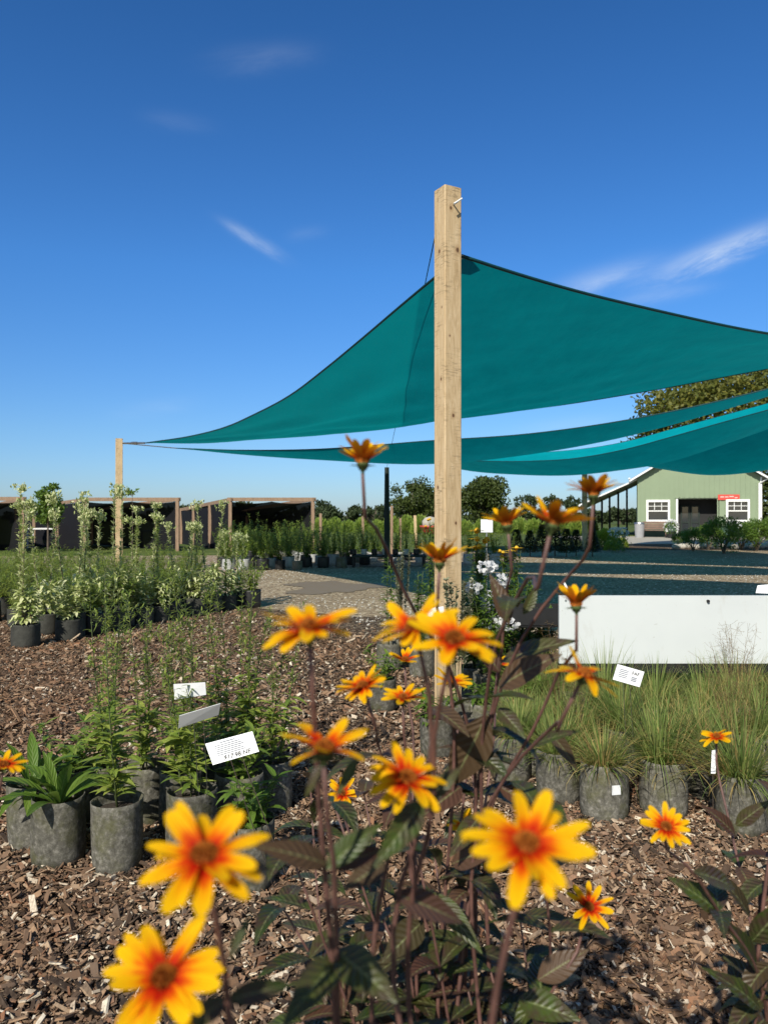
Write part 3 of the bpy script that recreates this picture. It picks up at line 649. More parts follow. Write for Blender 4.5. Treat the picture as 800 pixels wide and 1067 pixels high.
# ---------------------------------------------------------------- tree builder
def tree(name, label, x, y, h, rad, crown0, n, leaf, mat, seed, group=None, tr=.12, cat='tree', clumps=26, lean=0, gap=.33):
    r = np.random.default_rng(seed); t = thing(name, label, cat, (x, y, 0), group=group)
    cc = np.array([lean, 0, (crown0 + h) / 2]); sz = np.array([rad, rad * .8, (h - crown0) / 2])
    c = rand_dirs(clumps, 0, r) * (r.uniform(.25, 1, (clumps, 1)) ** .5) * .82 * sz + cc
    cr = r.uniform(.22, .40, clumps) * min(sz[0], sz[2])
    which = r.integers(0, clumps, n); sh = rand_dirs(n, 0, r) * (r.uniform(0, 1, (n, 1)) ** gap) * cr[which][:, None] * np.array([1.15, 1.15, .8])
    pts = c[which] + sh
    mb = MB(); mb.blades(pts, rand_dirs(n, -.2, r), rand_dirs(n, .6, r), leaf * r.uniform(.6, 1.4, n), leaf * .62, QUICK)
    mb.build('crown', mat, t)
    mb = MB(); mb.tube([(0, 0, 0), (lean * .2, 0, crown0 * .6), (lean * .6, 0, (crown0 + h) / 2), (lean, 0, h * .85)], [tr, tr * .85, tr * .5, tr * .15], 8)
    for k in range(min(clumps, 16)):
        s0 = np.array([lean * .3, 0, crown0 + (c[k][2] - crown0) * .35]); mid = (s0 + c[k]) / 2 + r.normal(0, .05 * rad, 3)
        mb.tube([s0, mid, c[k]], [tr * .4, tr * .22, tr * .08], 5)
    mb.build('trunk', M['bark'], t); return t
def X(px, d): return (px - 400) / F * d
def Zt(py, d): return H + (HY - py) / F * d
tree('tree', 'leafy tree just right of the thick post on the horizon', X(503, 70), 70, Zt(486, 70), 2.5, .2, 9500, .25, M['tree'], 11, tr=.2, clumps=34)
tree('tree', 'open branching tree left of the thick post on the horizon', X(430, 66), 66, Zt(492, 66), 2.4, .3, 5200, .22, M['tree'], 12, tr=.16, gap=.55, clumps=34)
tree('tree', 'low spreading tree between the wrapped post and the thick post', X(448, 74), 74, Zt(500, 74), 3.2, .2, 6200, .26, M['tree'], 13, tr=.16)
tree('tree', 'tall olive tree rising above the roof behind the green building', X(770, 74), 74, Zt(374, 74), 11.5, 4.0, 26000, .38, M['tree_olive'], 14, tr=.5, clumps=90)
tree('tree', 'small round distant tree right of the horizon gap', X(548, 150), 150, Zt(514, 150), 2.6, 2.2, 1300, .42, M['tree_far'], 15, tr=.25)
tree('tree', 'second small round distant tree nearer the open porch', X(573, 150), 150, Zt(515, 150), 2.4, 2.0, 1300, .42, M['tree_far'], 16, tr=.25)
tree('tree', 'distant tree partly hidden by the porch roof end', X(596, 145), 145, Zt(517, 145), 2.6, 2.0, 1300, .42, M['tree_far'], 17, tr=.25)
tree('tree', 'young tree with yellow-green lower leaves beside the dark shade shed', X(50, 26), 26, Zt(500, 26), .62, .9, 3200, .10, M['leaf_green'], 18, tr=.04)
tree('tree', 'dark tree standing right behind the corner of the green building', X(812, 56), 56, Zt(478, 56), 2.6, .6, 6000, .26, M['tree'], 19, tr=.2)
r0 = random.Random(5)
NUMW = ['first', 'second', 'third', 'fourth', 'fifth', 'sixth', 'seventh', 'eighth', 'ninth', 'tenth', 'eleventh', 'twelfth', 'thirteenth', 'fourteenth', 'fifteenth', 'sixteenth', 'seventeenth', 'eighteenth', 'nineteenth', 'twentieth', 'twenty-first', 'twenty-second', 'twenty-third']
cnt = {}
def place_words(x, d):
    key = {115: 'between the sheds and thick post', 120: 'right of the thick post', 130: 'behind the left sheds', 112: 'beside the green building'}[d]
    cnt[key] = cnt.get(key, 0) + 1; return key + ', ' + NUMW[cnt[key] - 1] + ' from the left'
k = 0
for d, x0, x1, step, top, leaf in ((115, 180, 440, 15, 526, .42), (120, 440, 700, 17, 533, .42), (130, -40, 200, 19, 531, .45), (112, 652, 840, 20, 530, .42)):
    x = x0
    while x < x1:
        h = Zt(top - r0.uniform(-3, 5), d)
        tree('tree', 'low dark horizon tree ' + place_words(x, d), X(x, d) , d + r0.uniform(-7, 7), h, r0.uniform(2.0, 3.1), .1, 1100, leaf, M['tree_far'], 100 + k, group='trees along the horizon', tr=.3, clumps=14)
        x += step * r0.uniform(.75, 1.2); k += 1
hg = thing('hedge_shrub', 'x', 'shrub'); r_ = np.random.default_rng(77); n_ = 900; d_ = rand_dirs(n_, .2, r_); d_[:, 2] = np.abs(d_[:, 2])
mb = MB(); mb.blades(d_ * (r_.uniform(.2, 1, (n_, 1)) ** .4) * [.75, .6, 1.15], nrm(d_ + [0, 0, .7]), rand_dirs(n_, 0, r_), .22, .09, QUICK); mb.build('foliage', M['leaf_fine'], hg)
mb = MB(); mb.tube([(0, 0, 0), (0, 0, .4), (.05, 0, .8)], [.04, .03, .01], 6); mb.build('stem', M['bark'], hg)
x = 318; k = 0
while x < 615:
    d = 58 + r0.uniform(-5, 5); loc = (X(x, d), d, 0); rz_ = r0.uniform(0, 6.28); sc_ = r0.uniform(.8, 1.15)
    if k == 0: hg.location = loc; hg['label'] = 'yellowish green shrub, first from the left in the line under the horizon trees'; o = hg
    else: o = dup(hg, loc, rz_, f'yellowish green shrub, {NUMW[k] if k < 23 else "number " + str(k + 1)} from the left under the horizon trees', scale=sc_)
    o['group'] = 'shrub line under the horizon trees'; x += r0.uniform(13, 16.5); k += 1
# thin young tops seen above the shed
tree('sapling', 'thin sapling tip poking above the shed roof beside the left post', X(138, 24), 24, Zt(508, 24), .42, 1.9, 60, .10, M['leaf_green'], 31, tr=.012, clumps=5, cat='sapling')

# ---------------------------------------------------------------- shade sheds
def shed(label, C, Rr, back, h1, h2, seed, nback=3):
    C = np.array([*C, 0.]); Rr = np.array([*Rr, 0.]); bv = np.array([*back, 0.])
    t = thing('shade_shed', label, 'shed', tuple(C)); O = C
    cor = [C, Rr, Rr + bv, C + bv]; hh = [h1, h1, h2, h2]
    spots = [(C, h1), (Rr, h1), (C + bv, h2), (Rr + bv, h2), (C + bv * .36, h1 + (h2 - h1) * .36), (C + bv * .7, h1 + (h2 - h1) * .7)]
    for f in (.25, .62): spots.append((C + (Rr - C) * f + bv, h2))
    for p_, h in spots:
        mb = MB(); mb.box((0, 0, h / 2), (.13, .13, h)); mb.build('post', M['frame_wood'], t, loc=tuple(p_ - O))
    for a, b, ha, hb in ((C, Rr, h1, h1), (C, C + bv, h1, h2), (Rr, Rr + bv, h1, h2), (C + bv, Rr + bv, h2, h2)):
        e = nrm(b - a) * .12
        mb = MB(); mb.bar(a - O - e + [0, 0, ha + .055], b - O + e + [0, 0, hb + .055], .05, .14); mb.build('rail', M['frame_wood'], t)
    def cloth(p, q, pz, qz, bottom, name, nx=14, nz=8, sag=.05):
        r = np.random.default_rng(seed); V = []
        for i in range(nx + 1):
            for j in range(nz + 1):
                a = p + (q - p) * i / nx; top = pz + (qz - pz) * i / nx
                V.append([a[0] - O[0] + .05 * math.sin(i * 1.3 + j * .4), a[1] - O[1] + .05 * math.cos(i * 1.7), top - .03 + (bottom - top) * j / nz])
        a = (np.arange(nx)[:, None] * (nz + 1) + np.arange(nz)[None])
        mb = MB(); mb.add(np.array(V), np.stack([a, a + 1, a + nz + 2, a + nz + 1], -1).reshape(-1, 4)); mb.build(name, M['cloth'], t, True)
    cloth(C, C + bv, h1, h2, .05, 'side_cloth'); cloth(Rr, Rr + bv, h1, h2, .05, 'side_cloth'); cloth(C + bv, Rr + bv, h2, h2, .25, 'back_cloth')
    # roof cloth sagging in two bays
    V = []; nx, ny = 20, 14
    for i in range(nx + 1):
        for j in range(ny + 1):
            u, v = i / nx, j / ny; a = C + (Rr - C) * u + bv * v
            V.append([a[0] - O[0], a[1] - O[1], h1 + (h2 - h1) * v - .30 * abs(math.sin(2 * math.pi * u)) ** .8 * (.25 + math.sin(math.pi * v)) - .03])
    a = (np.arange(nx)[:, None] * (ny + 1) + np.arange(ny)[None])
    mb = MB(); mb.add(np.array(V), np.stack([a, a + 1, a + ny + 2, a + ny + 1], -1).reshape(-1, 4)); mb.build('roof_cloth', M['cloth'], t, True)
    return t
shed('black-clothed shade shed closest to the treeline, open fronted with timber frame', (X(240, 30), 30), (X(326, 30), 30), (-3.9, 7.5), 1.97, 1.62, 1)
shed('black-clothed shade shed behind the slim left post', (X(89, 30), 30), (X(185, 30), 30), (-5.8, 6.5), 1.97, 1.62, 2)
shed('shade shed at the far left cut off by the frame', (X(-60, 28), 28), (X(24, 28), 28), (-5.4, 7), 1.95, 1.62, 3)
mb = MB()
tb = thing('white_table', 'low white table standing inside the shed behind the left post', 'table', (X(158, 33), 33, 0))
mb.box((0, 0, .72), (1.1, .6, .05)); mb.build('table_top', M['white'], tb)
for sx in (-.5, .5):
    for sy in (-.25, .25): mb = MB(); mb.box((sx, sy, .345), (.05, .05, .69)); mb.build('leg', M['white'], tb)
tb2 = dup(tb, (X(46, 33), 33, 0), .05, 'long white table beside the young yellow-green tree', scale=1.15)

# ---------------------------------------------------------------- green building
BD = 50.0
bx0, bx1 = X(664, BD), X(793, BD); BR = math.radians(-18)
def fx(px, yl=0.0):
    k = (px - 400) / F; return (k * (BD + .951 * yl) - bx0 - .309 * yl) / (.951 + .309 * k)
bw = fx(793)
bld = thing('farm_building', 'sage green ribbed metal building with white trim and an open dark doorway', 'building', (bx0, BD, 0), BR)
eh = Zt(498, BD); pk = Zt(462, BD) ; mid = bw / 2
dx0, dx1 = fx(706), fx(747); dh = 2.45
wl = [(fx(674.5), fx(696.5)), (fx(757.5), fx(779.5))]; wz0, wz1 = Zt(542.5, BD), Zt(522.5, BD)
def topz(x): return eh + (pk - eh) * (1 - abs(x - mid) / mid)
mb = MB()
# front wall in vertical panels round the openings; ribs are part of the wall
xs = sorted(set([0, bw, dx0, dx1, mid] + [v for w in wl for v in w] + list(np.arange(.3, bw, .3))))
def quad(mb, a, b, c, d): mb.add(np.array([a, b, c, d]), np.array([[0, 1, 2, 3]]))
for a, b in zip(xs[:-1], xs[1:]):
    m_ = (a + b) / 2; spans = [(0.75, None)]
    if dx0 <= m_ <= dx1: spans = [(dh, None)]
    for w in wl:
        if w[0] <= m_ <= w[1]: spans = [(.75, wz0), (wz1, None)]
    for s0, s1 in spans:
        if s1 is None: quad(mb, (a, 0, s0), (b, 0, s0), (b, 0, topz(b)), (a, 0, topz(a)))
        else: quad(mb, (a, 0, s0), (b, 0, s0), (b, 0, s1), (a, 0, s1))
for x in np.arange(.15, bw, .3):
    spans = [(.75, topz(x) - .05)]
    if dx0 - .05 <= x <= dx1 + .05: spans = [(dh + .12, topz(x) - .05)]
    for w in wl:
        if w[0] - .1 <= x <= w[1] + .1: spans = [(.75, wz0 - .1), (wz1 + .1, topz(x) - .05)]
    for s0, s1 in spans: mb.box((x, -.02, (s0 + s1) / 2), (.055, .044, s1 - s0))
quad(mb, (0, 0, .75), (0, 14, .75), (0, 14, eh), (0, 0, eh)); quad(mb, (bw, 0, .75), (bw, 14, .75), (bw, 14, eh), (bw, 0, eh))
quad(mb, (0, 14, 0), (bw, 14, 0), (bw, 14, eh), (0, 14, eh))
mb.build('wall', M['green_siding'], bld)
mb = MB(); mb.box((dx0 / 2, -.03, .375), (dx0, .06, .75)); mb.box(((dx1 + bw) / 2, -.03, .375), (bw - dx1, .06, .75)); mb.box((-.03, 7, .375), (.06, 14, .75)); mb.build('wainscot', M['green_dark'], bld)
mb = MB()
for sgn in (-1, 1):
    p0 = np.array([mid, 7, pk + .08]); ex = mid + sgn * (mid + .45); ez = pk + .08 - (pk - eh) * (mid + .45) / mid
    V = np.array([[mid, -.5, pk + .08], [ex, -.5, ez], [ex, 14.4, ez], [mid, 14.4, pk + .08]]); V2 = V + [0, 0, .09]
    mb.add(np.vstack([V, V2]), np.array([[0, 1, 2, 3], [7, 6, 5, 4], [0, 4, 5, 1], [1, 5, 6, 2], [2, 6, 7, 3], [3, 7, 4, 0]]))
rf = mb.build('roof', M['roof_metal'], bld)
mb = MB()
for sgn in (-1, 1):
    ex = mid + sgn * (mid + .5); ez = pk - (pk - eh) * (mid + .5) / mid
    mb.bar((mid, -.53, pk + .08), (ex, -.53, ez + .08), .05, .10)
mb.build('rake_trim', M['white'], bld)
for ex in (-.5, bw + .5): mb = MB(); mb.box((ex, 6.9, eh - .05), (.10, 15, .10)); mb.build('gutter', M['white'], bld)
mb = MB(); mb.tube([(bw + .45, -.4, eh - .1), (bw - .12, -.1, eh - .45), (bw - .12, -.1, .2), (bw - .12, -.3, .1)], .06, 8); mb.build('downspout', M['white'], bld)
mb = MB(); mb.box((bw - .015, -.055, eh / 2 + .3), (.1, .03, eh - .7)); mb.build('corner_trim', M['white'], bld)
mb = MB(); mb.box((dx0 - .05, -.06, dh / 2), (.12, .08, dh)); mb.build('door_frame', M['white'], bld)
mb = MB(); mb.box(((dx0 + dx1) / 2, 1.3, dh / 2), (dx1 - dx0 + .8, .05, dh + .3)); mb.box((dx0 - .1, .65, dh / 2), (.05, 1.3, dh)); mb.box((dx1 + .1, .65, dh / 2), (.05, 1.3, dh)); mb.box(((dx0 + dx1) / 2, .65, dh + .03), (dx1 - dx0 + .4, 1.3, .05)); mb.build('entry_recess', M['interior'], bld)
for f0, f1 in ((.10, .34), (.36, .60)):
    a = dx0 + (dx1 - dx0) * f0; b = dx0 + (dx1 - dx0) * f1
    mb = MB()
    for (u0, u1, z0, z1) in ((a, a + .09, 0, 2.05), (b - .09, b, 0, 2.05), (a + .09, b - .09, 1.96, 2.05), (a + .09, b - .09, .9, .98), (a + .09, b - .09, 0, .2)): mb.box(((u0 + u1) / 2, 1.2, (z0 + z1) / 2), (u1 - u0, .06, z1 - z0))
    dd = mb.build('door', M['dark_fabric'], bld)
    mb = MB(); mb.box(((a + b) / 2, 1.22, 1.1), (b - a - .2, .01, 1.7)); mb.build('door_glass', M['glass'], dd)
for w in wl:
    a, b = w; fr = MB()
    for (u0, u1, z0, z1) in ((a - .08, a + .05, wz0 - .08, wz1 + .1), (b - .05, b + .08, wz0 - .08, wz1 + .1), (a + .05, b - .05, wz1 - .05, wz1 + .1), (a + .05, b - .05, wz0 - .08, wz0 + .06)):
        fr.box(((u0 + u1) / 2, -.05, (z0 + z1) / 2), (u1 - u0, .12, z1 - z0))
    f_ = fr.build('window', M['white'], bld)
    mb = MB(); mb.box(((a + b) / 2, -.02, (wz0 + wz1) / 2), (b - a - .1, .05, .07))
    for q in (.333, .667): mb.box((a + (b - a) * q, -.02, (wz0 + wz1 * 3) / 4), (.035, .03, (wz1 - wz0) / 2 - .1))
    mb.box(((a + b) / 2, -.018, (wz0 + wz1 * 3) / 4), (b - a - .1, .026, .035)); mb.build('sash', M['white'], f_)
    mb = MB(); mb.box(((a + b) / 2, .02, (wz0 + wz1) / 2), (b - a, .02, wz1 - wz0)); mb.build('glass', M['glass'], f_)
# porch roof on the left side
mb = MB(); px0 = fx(604); za, zb = Zt(500, BD), Zt(527, BD)
V = np.array([[-.02, .3, za], [px0, .3, zb], [px0, 10, zb], [-.02, 10, za]]); V2 = V + [0, 0, .08]
mb.add(np.vstack([V, V2]), np.array([[0, 1, 2, 3], [7, 6, 5, 4], [0, 4, 5, 1], [1, 5, 6, 2], [2, 6, 7, 3], [3, 7, 4, 0]])); mb.build('porch_roof', M['roof_metal'], bld)
mb = MB(); mb.bar((0, .27, za + .06), (px0 - .05, .27, zb + .06), .05, .09); mb.box((px0 - .05, 5, zb + .02), (.1, 9.6, .09)); mb.build('porch_trim', M['white'], bld)
for px in (619, 627, 635, 644, 653):
    x_ = fx(px, 6); z_ = za + (zb - za) * min(1, max(0, -x_ / -px0)) - .02
    mb = MB(); mb.box((x_, 6, z_ / 2), (.14, .14, z_)); mb.build('porch_post', M['interior'], bld)
mb = MB()
sg = thing('wall_banner', 'small red banner on the green wall above the right window', 'banner', (bx0 + .951 * fx(759) - .309 * .08, BD - .309 * fx(759) - .951 * .08, Zt(518, 48)), BR)
mb.box((0, 0, 0), (1.25, .03, .34)); mb.build('panel', M['red_sign'], sg)
mb = MB(); 
for u, w_, z_ in ((-.38, .22, .02), (-.12, .2, .02), (.16, .26, .04), (.42, .16, -.03)): mb.box((u, -.02, z_), (w_, .012, .07))
mb.build('lettering', M['pink_mark'], sg)
def barrel(x, d, r, h, name, label, mat, cat):
    t = thing(name, label, cat, (x, d, 0)); mb = MB(); mb.lathe([(r * .85, 0), (r * .95, h * .5), (r, h), (r * 1.05, h), (r * 1.05, h * 1.03), (r * .92, h * 1.03), (r * .9, h * .8)], k=18); mb.build('body', mat, t); return t
tc_ = barrel(X(666, 48), 48, .3, .85, 'trash_can', 'grey metal bin at the left corner of the green building', M['roof_metal'], 'bin')
mb = MB(); mb.lathe([(.33, .88), (.3, .95), (.1, 1.0), (.02, 1.0)], k=18); mb.build('lid', M['metal'], tc_)
be = thing('bench', 'reddish wooden bench against the green wall left of the door', 'bench', (X(682, 48.6), 48.6, 0), BR)
mb = MB(); 
for q in range(4): mb.box((0, -.2 + q * .13, .45), (1.5, .11, .04))
mb.build('seat', M['bench_wood'], be)
mb = MB()
for q in range(4): mb.box((0, .27, .56 + q * .13), (1.5, .03, .11))
mb.build('backrest', M['bench_wood'], be)
for sx in (-.66, .66):
    for sy in (-.18, .24): mb = MB(); mb.box((sx, sy, .215), (.08, .08, .43)); mb.build('leg', M['bench_wood'], be)

# ---------------------------------------------------------------- pots and plants
def pot_parts(parent, r=.105, h=.27, mat='pot', seed=0, k=26, stuff=False):
    mb = MB(); prof = [(r * .80, 0), (r * .93, h * .03), (r * .98, h * .2), (r * 1.0, h * .45), (r * .99, h * .7), (r * .985, h * .92), (r * .99, h), (r * .955, h), (r * .93, h * .9), (r * .91, h * .8)]
    mb.lathe(prof, k=k, wob=.035, seed=seed); p = mb.build('pot', M[mat], parent, True)
    mb = MB(); mb.lathe([(r * .93, h * .84), (r * .6, h * .88), (r * .2, h * .86), (.001, h * .86)], k=k // 2, wob=.03, seed=seed + 1); mb.build('soil', M['soil'], p, True)
    return p
def stems_curve(base, top, r, bend=.05, n=6):
    base = np.asarray(base, float); top = np.asarray(top, float); t = np.linspace(0, 1, n)[:, None]
    b = r.normal(0, bend, 3); b[2] = 0
    return base + (top - base) * t + np.sin(t * np.pi) * b * np.linalg.norm(top - base)
def leaves_along(mb, curve, r, n, L, W, prof, el=(.2, .8), curl=.6, u0=.1, u1=1.0, fold=.25, taper=.4):
    t = r.uniform(u0, u1, n); idx = t * (len(curve) - 1); i = np.minimum(idx.astype(int), len(curve) - 2); f = (idx - i)[:, None]
    p = curve[i] * (1 - f) + curve[i + 1] * f; az = r.uniform(0, 6.283, n); e = r.uniform(*el, n)
    D = np.stack([np.cos(az) * np.cos(e), np.sin(az) * np.cos(e), np.sin(e)], 1)
    Nn = np.stack([-np.cos(az) * np.sin(e), -np.sin(az) * np.sin(e), np.cos(e)], 1)
    s = (1 - taper * t) * r.uniform(.7, 1.2, n)
    mb.blades(p, D, Nn, L * s, W * s, prof, curl * r.uniform(.3, 1.4, n), fold)

def proto_strap(seed):   # strappy basal leaves
    r = np.random.default_rng(seed); t = thing('potted_perennial', 'x', 'potted plant'); pot_parts(t, .105, .275, seed=seed)
    mb = MB(); n = 17; az = np.linspace(0, 6.28, n) + r.normal(0, .3, n); e = r.uniform(.45, 1.35, n)
    D = np.stack([np.cos(az) * np.cos(e), np.sin(az) * np.cos(e), np.sin(e)], 1); Nn = np.stack([-np.cos(az) * np.sin(e), -np.sin(az) * np.sin(e), np.cos(e)], 1)
    mb.blades(np.stack([np.cos(az) * .015, np.sin(az) * .015, np.full(n, .24)], 1), D, Nn, r.uniform(.17, .30, n), r.uniform(.035, .055, n), [.25, .45, .75, 1, .95, .65, .08], r.uniform(.5, 1.5, n), .35)
    mb.build('leaf_rosette', M['leaf_green'], t, True)
    return t
def proto_tallstem(seed, nst=3, hgt=1.0):   # slender upright stems with narrow leaves
    r = np.random.default_rng(seed); t = thing('potted_perennial', 'x', 'potted plant'); pot_parts(t, .1, .28, seed=seed)
    ms, ml = MB(), MB()
    for q in range(nst):
        b = np.array([r.normal(0, .02), r.normal(0, .02), .24]); top = b + [r.normal(0, .09), r.normal(0, .07), hgt * r.uniform(.75, 1.05)]
        c = stems_curve(b, top, r, .03, 9); ms.tube(c, np.linspace(.0035, .0012, 9), 5)
        n = int(85 * hgt); leaves_along(ml, c, r, n, .078, .015, [.3, 1, .9, .5, .05], (.1, .8), .5, .08, 1, .2, .55)
        leaves_along(ml, c, r, 24, .12, .036, LEAF, (.1, .7), .8, .05, .42, .25, .3)
        for z in range(14):
            i = r.uniform(.45, .97) * 8; p = c[int(i)] + (c[min(8, int(i) + 1)] - c[int(i)]) * (i - int(i)); az = r.uniform(0, 6.28)
            tip = p + np.array([math.cos(az) * .05, math.sin(az) * .05, .06]) * r.uniform(.6, 1.2); cc = np.array([p, (p + tip) / 2 + [0, 0, -.006], tip]); ms.tube(cc, .0008, 4)
            leaves_along(ml, cc, r, 7, .026, .006, NARROW, (.1, 1.2), .3, .2, 1, 0, 0)
    ms.build('stem', M['stem_green'], t, True); ml.build('foliage', M['leaf_sky'], t)
    return t
def proto_bush(seed, hgt=.4, wid=.16, n=260, L=.05, W=.02, mat='leaf_mid', potmat='pot', r_=.105, ph=.27, nst=9, cat='potted plant', name='potted_perennial', prof=LEAF):
    r = np.random.default_rng(seed); t = thing(name, 'x', cat); pot_parts(t, r_, ph, potmat, seed=seed, k=18)
    ms, ml = MB(), MB()
    for q in range(nst):
        az = r.uniform(0, 6.28); k_ = r.uniform(.2, 1) * wid
        b = np.array([math.cos(az) * .03, math.sin(az) * .03, ph * .86]); top = b + [math.cos(az) * k_, math.sin(az) * k_, hgt * r.uniform(.65, 1.05)]
        c = stems_curve(b, top, r, .05, 6); ms.tube(c, np.linspace(.003, .001, 6), 4); leaves_along(ml, c, r, n // nst, L, W, prof, (-.1, .9), .8, .08, 1, .25, .3)
    ms.build('stem', M['stem_green'], t, True); ml.build('foliage', M[mat], t); return t
def proto_varieg(seed, hgt=1.35, nst=2):
    r = np.random.default_rng(seed); t = thing('variegated_plant', 'x', 'potted plant'); pot_parts(t, .145, .25, 'pot_dark', seed=seed)
    ms, ml, mt = MB(), MB(), MB()
    for q in range(nst):
        b = np.array([r.normal(0, .03), r.normal(0, .03), .24]); top = b + [r.normal(0, .09), r.normal(0, .06), hgt * r.uniform(.8, 1.03)]
        c = stems_curve(b, top, r, .02, 9); ms.tube(c, np.linspace(.007, .003, 9), 5)
        leaves_along(ml, c, r, int(105 * hgt), .078, .030, LEAF, (.3, 1.25), .4, .12, 1, .3, .25)
        az = r.uniform(0, 6.28, 16)
        tp = top + np.stack([np.cos(az) * r.uniform(.01, .09, 16), np.sin(az) * .05, r.uniform(-.06, .04, 16)], 1)
        for z in range(9): mt.tube([top - [0, 0, .07], tp[z]], .002, 4)
        mt.blades(np.repeat(tp, 5, 0) + r.normal(0, .012, (80, 3)), rand_dirs(80, .8, r), rand_dirs(80, 0, r), .036, .020, QUICK)
    n = 170; az = r.uniform(0, 6.28, n); e = r.uniform(-.2, 1.0, n); D = np.stack([np.cos(az) * np.cos(e), np.sin(az) * np.cos(e), np.sin(e)], 1)
    ml.blades(np.stack([np.cos(az) * .06, np.sin(az) * .06, r.uniform(.25, .58, n)], 1), D, [0, 0, 1], r.uniform(.08, .15, n), .042, LEAF, r.uniform(.4, 1.4, n), .25)
    ms.build('stem', M['stem_brown'], t, True); ml.build('foliage', M['leaf_pale'], t); mt.build('flower_head', M['leaf_pale'], t); return t
def proto_grass(seed, n=330, hgt=.43, brown=.25, haze=0):
    r = np.random.default_rng(seed); t = thing('potted_grass', 'x', 'potted grass'); pot_parts(t, .108, .27, seed=seed)
    def bl(n, mat, name, L, W, el, z0=.235):
        az = r.uniform(0, 6.28, n); e = r.uniform(el[0], el[1], n); D = np.stack([np.cos(az) * np.cos(e), np.sin(az) * np.cos(e), np.sin(e)], 1)
        Nn = np.stack([-np.cos(az) * np.sin(e), -np.sin(az) * np.sin(e), np.cos(e)], 1)
        rr = r.uniform(0, .07, n); mb = MB()
        mb.blades(np.stack([np.cos(az) * rr, np.sin(az) * rr, np.full(n, z0)], 1), D, Nn, L * r.uniform(.5, 1.15, n), W, GRASS, r.uniform(.3, 3.4, n) * (1.66 - e), .3)
        mb.build(name, M[mat], t); 
    bl(int(n * .7), 'grass_blade', 'blades', hgt, .0055, (.85, 1.52)); bl(int(n * .5), 'grass_blade', 'low_blades', hgt * .6, .0055, (.85, 1.4)); bl(int(n * .05), 'grass_brown', 'drooping_blades', hgt * .5, .005, (.3, .9)); bl(int(n * brown), 'grass_brown', 'dry_blades', hgt * .85, .005, (.8, 1.45))
    if haze:
        mb = MB()
        for q in range(haze):
            az = r.uniform(0, 6.28); top = np.array([math.cos(az) * r.uniform(.03, .2), math.sin(az) * r.uniform(.03, .2), .27 + hgt * r.uniform(.9, 1.35)])
            c = stems_curve([0, 0, .25], top, r, .04, 6); mb.tube(c, .0008, 3)
            for z in range(16):
                p = c[3] + (c[5] - c[3]) * r.uniform(0, 1); tip = p + nrm(r.normal(size=3) + [0, 0, .6]) * r.uniform(.03, .075); mb.tube([p, tip], .0005, 3, False)
                mb.blades(tip[None], nrm(r.normal(size=3)), [0, 0, 1], .006, .003, QUICK)
        mb.build('seed_head', M['seed'], t)
    return t
used = set()
def place(proto, x, y, label, group=None, rz=None, scale=1.0, d=None, zs=None):
    g = G(x, y) if d is None else np.array([(x - 400) / F * d, d, 0]); rz = random.uniform(0, 6.28) if rz is None else rz
    if proto.name in used: o = dup(proto, tuple(g), rz, label, group, scale, zs)
    else:
        used.add(proto.name); o = proto; o.location = tuple(g); o.rotation_euler = (0, 0, rz); o.scale = (scale, scale, scale * (zs or 1)); o['label'] = label
    if group: o['group'] = group
    elif 'group' in o: del o['group']
    return o
NL = 'pots of young perennials at the lower left'
A1, A2 = proto_strap(41), proto_strap(42)
B1, B2, B3 = proto_tallstem(51, 3, 1.0), proto_tallstem(52, 3, .85), proto_tallstem(53, 4, .9)
C1 = proto_bush(61, .26, .14, 150, .095, .032); C2 = proto_bush(62, .2, .12, 90, .11, .035, 'leaf_green', nst=6)
place(A1, 62, 899, 'pot of broad strap-shaped leaves in front at the lower left', NL, 2.2)
place(A2, 36, 881, 'pot of strap leaves at the extreme left, half behind the front one', NL, .5)
place(B1, 123, 906, 'front grey pot with very tall thin leafy stems, right of the strap-leaf pot', NL, 1)
place(B2, 200, 893, 'grey pot with one thin brown stem standing below the two grey tags', NL, 2)
place(B3, 190, 866, 'rear grey pot of tall leafy stems beneath the two grey tags', NL, 3)
place(C1, 250, 868, 'small grey pot just behind the legs of the printed white tag', NL, 3)
place(C2, 259, 926, 'grey pot at the foot of the printed tag wires, behind the big blurred bloom', NL, 3, .98)
place(B2, 150, 858, 'pot of tall stems in the shade between the front pot and the tags', NL, 4.2, .97)
place(B1, 105, 852, 'pot of tall stems behind the front grey pot with the tall stems', NL, 5, .9)
place(C1, 75, 858, 'leafy low pot between the strap-leaf plant and the tall stems', NL, 1, .95)
place(B3, 258, 838, 'airy tall plant with pale yellowish tips behind the printed tag', NL, 1.3, 1.0)
place(B1, 232, 826, 'slender plant in the back row left of the airy yellowish one', NL, 2.3, .95)
place(B2, 285, 846, 'thin stemmed plant at the right end of the lower-left pots', NL, .3, .9)
place(C2, 225, 842, 'low leafy pot in the back row beneath the printed tag', NL, 1.7, .95)

